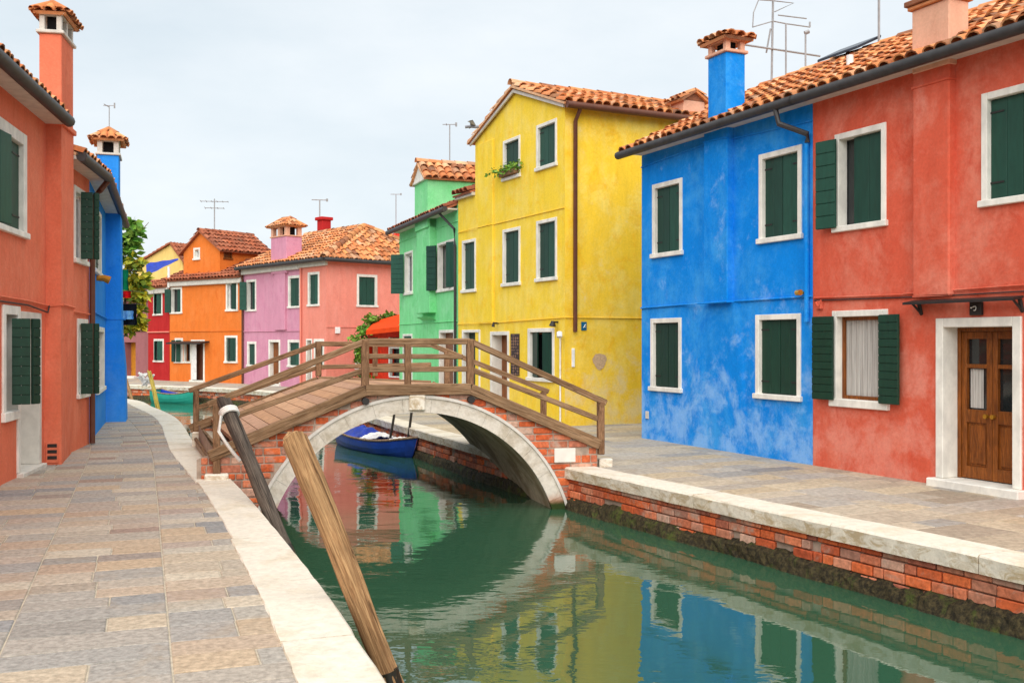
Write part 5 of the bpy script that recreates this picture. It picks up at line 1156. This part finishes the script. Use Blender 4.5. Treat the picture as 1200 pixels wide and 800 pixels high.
# deck boards and the steps at its feet
m = MB(); n = 34
def dk(u):      # u 0..3 along stations
    i = min(int(u), 2); t = u - i; return N[i].lerp(N[i + 1], t), Fp[i].lerp(Fp[i + 1], t), BZ[i] + (BZ[i + 1] - BZ[i]) * t - .03
us = [.12 + (2.9 - .12) * k / n for k in range(n + 1)]
for a, b in zip(us, us[1:]):
    p0, q0, z0 = dk(a + .003); p1, q1, z1 = dk(b - .003)
    i0 = nf.n * -.07; zf = lambda u: BZF[min(int(u), 2)] + (BZF[min(int(u), 2) + 1] - BZF[min(int(u), 2)]) * (u - min(int(u), 2)) - .03
    c = [lift(p0 + i0, z0), lift(p1 + i0, z1), lift(q1 - i0, zf(b)), lift(q0 - i0, zf(a))]; lo = [x - V((0, 0, .05)) for x in c]
    m.poly(*c); m.poly(*lo[::-1]); [m.poly(c[k], lo[k], lo[(k + 1) % 4], c[(k + 1) % 4]) for k in range(4)]
m.build('deck', 'deck', h)
for (u0, u1, z) in ((.06, .13, .28), (.0, .06, .14), (2.9, 3.0, .1)):
    def dd(u):
        if u < 0: return N[0] + (N[1] - N[0]) * u, Fp[0] + (Fp[1] - Fp[0]) * u
        return dk(u)[:2]
    p0, q0 = dd(u0); p1, q1 = dd(u1); i0 = nf.n * -.1; m = MB(); c = [p0 + i0, p1 + i0, q1 - i0, q0 - i0]
    top = [lift(x, z) for x in c]; lo = [lift(x, -.02) for x in c]; m.poly(*top); [m.poly(lo[k], lo[(k + 1) % 4], top[(k + 1) % 4], top[k]) for k in range(4)]; m.build('step', 'joint', h)
    a = (p0 if u1 < 2 else p1); b = (q0 if u1 < 2 else q1); bar(lift(a + i0, z + .004), lift(b - i0, z + .004), .05, .05, 'step_nosing', 'rail')
# stone plinths
for p, sx, z in ((N[0] + nf.n * .03 + nf.d * .0, .30, .085), (Fp[0] + nf.d * .05, .22, .26), (V((1.335, 14.74, 0)), .2, .12)):
    m = MB(); w2 = sx * .75; m.bbox(p - nf.d * sx * (.5) - nf.n * w2 / 2 + V((0, 0, -.02)), nf.d * sx, nf.n * w2, V((0, 0, z + .02)), .015)
    if sx == .22 and z < .2: m.tube([p + V((0, 0, .12)), p + V((0, 0, .16)), p + V((0, 0, .2))], .095, 14)
    m.build('plinth', 'coping', h)

# ------------------------------------------------------------------ mooring poles
def pole(name, label, pts, r0, r1, mat, wet_z=None, group='mooring poles'):
    pts = [V(p) for p in pts]; o = thing(name, label, 'mooring pole', V((pts[0].x, pts[0].y, pts[0].z)), group)
    n = 26; dense = []
    for i in range(n + 1): t = i / n; p = pts[0].lerp(pts[-1], t); p.x += .008 * math.sin(t * 9 + 1); p.y += .008 * math.sin(t * 7); dense.append(p)
    m = MB(); N_ = 18; seed = [random.uniform(.93, 1.05) for _ in range(N_)]; crack = random.randrange(N_); d = (pts[-1] - pts[0]).normalized(); u = d.cross(V((0, 0, 1))).normalized(); w_ = d.cross(u)
    rings = []
    for i, p in enumerate(dense):
        rr = r0 + (r1 - r0) * i / n; rr *= 1 + .03 * math.sin(i * .9) + random.uniform(-.015, .015); rings.append(len(m.v)); last = i == n
        for k in range(N_):
            a = 2 * math.pi * k / N_; q = rr * seed[k] * (.8 if k == (crack + i // 9) % N_ else 1) * (1 + random.uniform(-.012, .012))
            m.v.append(p + u * math.cos(a) * q + w_ * math.sin(a) * q + (d * (.03 * math.sin(a * 2 + 1) + random.uniform(-.01, .01)) if last else V()))
    for b0, b1 in zip(rings, rings[1:]):
        for k in range(N_): m.f.append((b0 + k, b0 + (k + 1) % N_, b1 + (k + 1) % N_, b1 + k))
    cpt = len(m.v); m.v.append(dense[-1] - d * .012)
    for k in range(N_): m.f.append((rings[-1] + k, rings[-1] + (k + 1) % N_, cpt))
    align(m.build('shaft', mat, o, smooth=True), d)
    if wet_z is not None:
        t = (wet_z - pts[0].z) / (pts[-1].z - pts[0].z); m = MB(); ks = [i for i in range(n + 1) if i / n <= t]; m.tube([dense[i] for i in ks] + [pts[0].lerp(pts[-1], t)], r0 * 1.05, 16, True, (r0 + (r1 - r0) * t) * 1.06); m.sm = True; m.build('wet_foot', 'wet', o)
    return o
o = pole('mooring_pole', 'thick pale timber pole leaning over the quay edge in the foreground', [(-.50, 7.12, -1.4), (-1.49, 6.98, 1.16)], .068, .088, 'palewood', -.46)
o = pole('mooring_pole', 'dark weathered pole leaning against the near end of the bridge railing', [(-1.72, 9.9, -1.3), (-3.42, 12.15, 1.1)], .072, .082, 'darkwood', -.36)
top = V((-3.42, 12.15, 1.1)); base = V((-1.72, 9.9, -1.3)); dd = (top - base).normalized(); c0 = top - dd * .25; m = MB(); u = dd.cross(V((0, 0, 1))).normalized(); w_ = dd.cross(u)
for k in range(3): m.tube([c0 + dd * (.03 * k + .01 * math.sin(a)) + (u * math.cos(a) + w_ * math.sin(a)) * .1 for a in [2 * math.pi * i / 16 for i in range(17)]], .018, 6, False)
m.tube([c0 + u * -.1 + V((0, 0, 0)), c0 + u * -.13 + V((.0, -.02, -.18)), c0 + V((-.03, -.1, -.3)), c0 + V((.07, -.13, -.42)), c0 + V((.16, -.15, -.52))], .02, 6); m.sm = True
tag(m.build('rope', 'rope', None, c0, smooth=True), 'white rope wound round the dark pole by the railing', 'rope')
pole('mooring_pole', 'yellow painted pole leaning by the curve of the left quay', [(-9.95, 29.4, -1.0), (-10.7, 30.2, .92)], .07, .055, 'yellowwood')
pole('mooring_pole', 'thin brown pole leaning farthest left by the azure house corner', [(-11.65, 32.2, -1.0), (-12.5, 33.0, .75)], .06, .045, 'palewood')
m = MB(); p = V((-10.72, 30.2, .84)); foliage(m, [(p, (.2, .12, .14)), (p + V((-.2, 0, -.12)), (.15, .1, .12))], 0, .1)
for k in range(14): q = p + V((random.uniform(-.3, .1), random.uniform(-.08, .08), random.uniform(-.2, .1))); m.tube([q, q + V((random.uniform(-.2, .2), 0, random.uniform(-.2, .1))), q + V((random.uniform(-.1, .25), .05, random.uniform(-.25, .05)))], .035, 6)
tag(m.build('rag', 'white', None, p, smooth=True), 'white rags tied to the top of the yellow pole', 'rag')
for i, (a, b) in enumerate((((462, 486 + 0), (457.5, 510)), ((482, 483), (478, 512)))):
    A_, B_ = ray(a[0] + 1.5, a[1] - 10, 21.9 - i * .7), ray(b[0], b[1], 21.9 - i * .7); B_ = A_ + (B_ - A_) * ((-.50 - A_.z) / (B_.z - A_.z))
    m = MB(); m.tube([B_, A_.lerp(B_, .5) + V((.01, 0, 0)), A_], .028, 9); m.sm = True; tag(m.build('boat_pole', 'wet', None, B_), ('dark pole standing in the middle of the blue boat', 'dark pole standing near the bow of the blue boat')[i], 'boat pole', 'poles standing in the blue boat')

# ------------------------------------------------------------------ boats
def boat(name, label, cen, head, L_, bm, free, draft, mat, inner, trans=.55):
    root = thing(name, label, 'boat', V((cen[0], cen[1], WATER)))
    ax = V((head[0], head[1], 0)).normalized(); ay = V((-ax.y, ax.x, 0)); S = 22
    def hb(t):   # t -1 stern .. 1 bow
        return bm * (max(0, 1 - max(0, t) ** 3.2) ** .75) * (1 if t > -.2 else 1 - (1 - trans) * ((-t - .2) / .8) ** 1.8)
    def sheer(t): return free * (1 + .55 * max(0, t) ** 2.6 + .4 * max(0, -t) ** 2)
    def P_(t, f, inset=0.0, dz=0.0):   # f 0 keel .. 1 gunwale
        w = max(.004, hb(t) - inset) * (math.sin(min(1, f * 1.15) * math.pi / 2) ** .7); z = -draft + (sheer(t) + draft) * f ** 1.25 + draft * .9 * max(0, t) ** 3 * (1 - f)
        rake = .08 * L_ * (f - .5) * max(0, t) ** 4
        return (t * L_ / 2 + rake, w, z + dz)
    W = lambda q, sg: root.location + ax * q[0] + ay * q[1] * sg + V((0, 0, q[2]))
    ts = [-1 + 2 * i / S for i in range(S + 1)]; fs = [0, .15, .3, .5, .7, .85, 1]
    m = MB()
    for sg in (1, -1):
        for a, b in zip(ts, ts[1:]):
            for c, e in zip(fs, fs[1:]):
                q = [W(P_(a, c), sg), W(P_(b, c), sg), W(P_(b, e), sg), W(P_(a, e), sg)]; m.poly(*(q if sg < 0 else q[::-1]))
    q = [W(P_(-1, c), 1) for c in fs] + [W(P_(-1, c), -1) for c in reversed(fs)]; m.poly(*q); m.build('hull', mat, root, smooth=True)
    m = MB(); fi = [.28, .45, .7, 1]
    for sg in (1, -1):
        for a, b in zip(ts, ts[1:]):
            for c, e in zip(fi, fi[1:]):
                q = [W(P_(a, c, .035), sg), W(P_(b, c, .035), sg), W(P_(b, e, .035, -.005), sg), W(P_(a, e, .035, -.005), sg)]; m.poly(*(q if sg > 0 else q[::-1]))
    for a, b in zip(ts, ts[1:]): m.poly(W(P_(a, .28, .035), 1), W(P_(a, .28, .035), -1), W(P_(b, .28, .035), -1), W(P_(b, .28, .035), 1))
    m.build('inner_hull', inner, root, smooth=True)
    m = MB()
    for sg in (1, -1): m.tube([W(P_(t, 1), sg) for t in ts[:-1]] + [W(P_(1, 1), sg)], .024, 7)
    m.tube([W(P_(-1, 1), 1), W(P_(-1, 1), -1)], .024, 7); m.sm = True; m.build('gunwale', 'gunwale', root)
    for t in (-.45, .1, .5):
        m = MB(); q = P_(t, .78, .03); a = W(q, 1); b = W(q, -1); m.bbox(a - ax * .09, ax * .18, b - a, V((0, 0, .03)), .006); m.build('thwart', inner, root)
    return root, ax, ay, W, P_
root, ax, ay, W, P_ = boat('rowing_boat', 'royal blue open boat moored under the bridge arch', (-2.92, 22.2), (.54, -.84), 3.5, .46, .28, .18, 'hull', 'hull_in')
def drape(name, mat, t0, t1, hmp, label, cat, frac=(.96, .96), zoff=.0):
    m = MB(); nx, ny = 12, 12; g = []
    for i in range(nx + 1):
        t = t0 + (t1 - t0) * i / nx
        for j in range(ny + 1):
            y = -1 + 2 * j / ny; q = P_(t, 1, .03); z = q[2] + zoff + hmp * (1 - y * y) * math.sin(math.pi * (i + .5) / (nx + 1)) + .025 * math.sin(i * 1.7 + j * .9) * (1 - y * y) + .012 * math.sin(j * 2.3 + i)
            yy = y * frac[0] * q[1]; g.append(root.location + ax * q[0] + ay * yy + V((0, 0, z)))
    for i in range(nx):
        for j in range(ny): a = g[i * (ny + 1) + j], g[(i + 1) * (ny + 1) + j], g[(i + 1) * (ny + 1) + j + 1], g[i * (ny + 1) + j + 1]; m.poly(*a); m.poly(*[x - V((0, 0, .012)) for x in a[::-1]])
    return tag(m.build(name, mat, None, W(P_((t0 + t1) / 2, .5), 1), smooth=True), label, cat)
drape('tarpaulin', 'tarp', -.72, -.12, .17, 'crumpled blue tarpaulin heaped in the stern half of the blue boat', 'tarpaulin')
drape('cloth', 'white', -.06, .04, .1, 'white cloth laid across the middle of the blue boat', 'cloth', (.92, 1), .0)
drape('cloth', 'white', .52, .68, .05, 'small white cloth near the bow of the blue boat', 'cloth', (.8, 1), -.01)
boat('rowing_boat', 'teal boat lying along the far quay below the orange house', (-12.95, 39.5), (.93, -.37), 2.0, .42, .36, .18, 'teal', 'hull_in', .8)

# ------------------------------------------------------------------ a gull in the sky
p = ray(553, 149, 24); m = MB(); m.tube([p + V((-.16, 0, 0)), p + V((-.08, 0, .01)), p + V((.02, 0, .01)), p + V((.1, 0, .0)), p + V((.16, 0, .015))], .035, 8)
for sg in (1, -1):
    w0 = p + V((.03, 0, .03)); q = [w0 + V((.07, 0, 0)), w0 + V((-.06, 0, 0)), w0 + V((-.08, sg * .2, .08)), w0 + V((-.12, sg * .42, .02)), w0 + V((.0, sg * .22, .09))]; m.poly(*q); m.poly(*[x - V((0, 0, .008)) for x in q[::-1]])
tag(m.build('gull', 'bird', None, p), 'small grey gull gliding in the sky left of the yellow gable', 'bird')
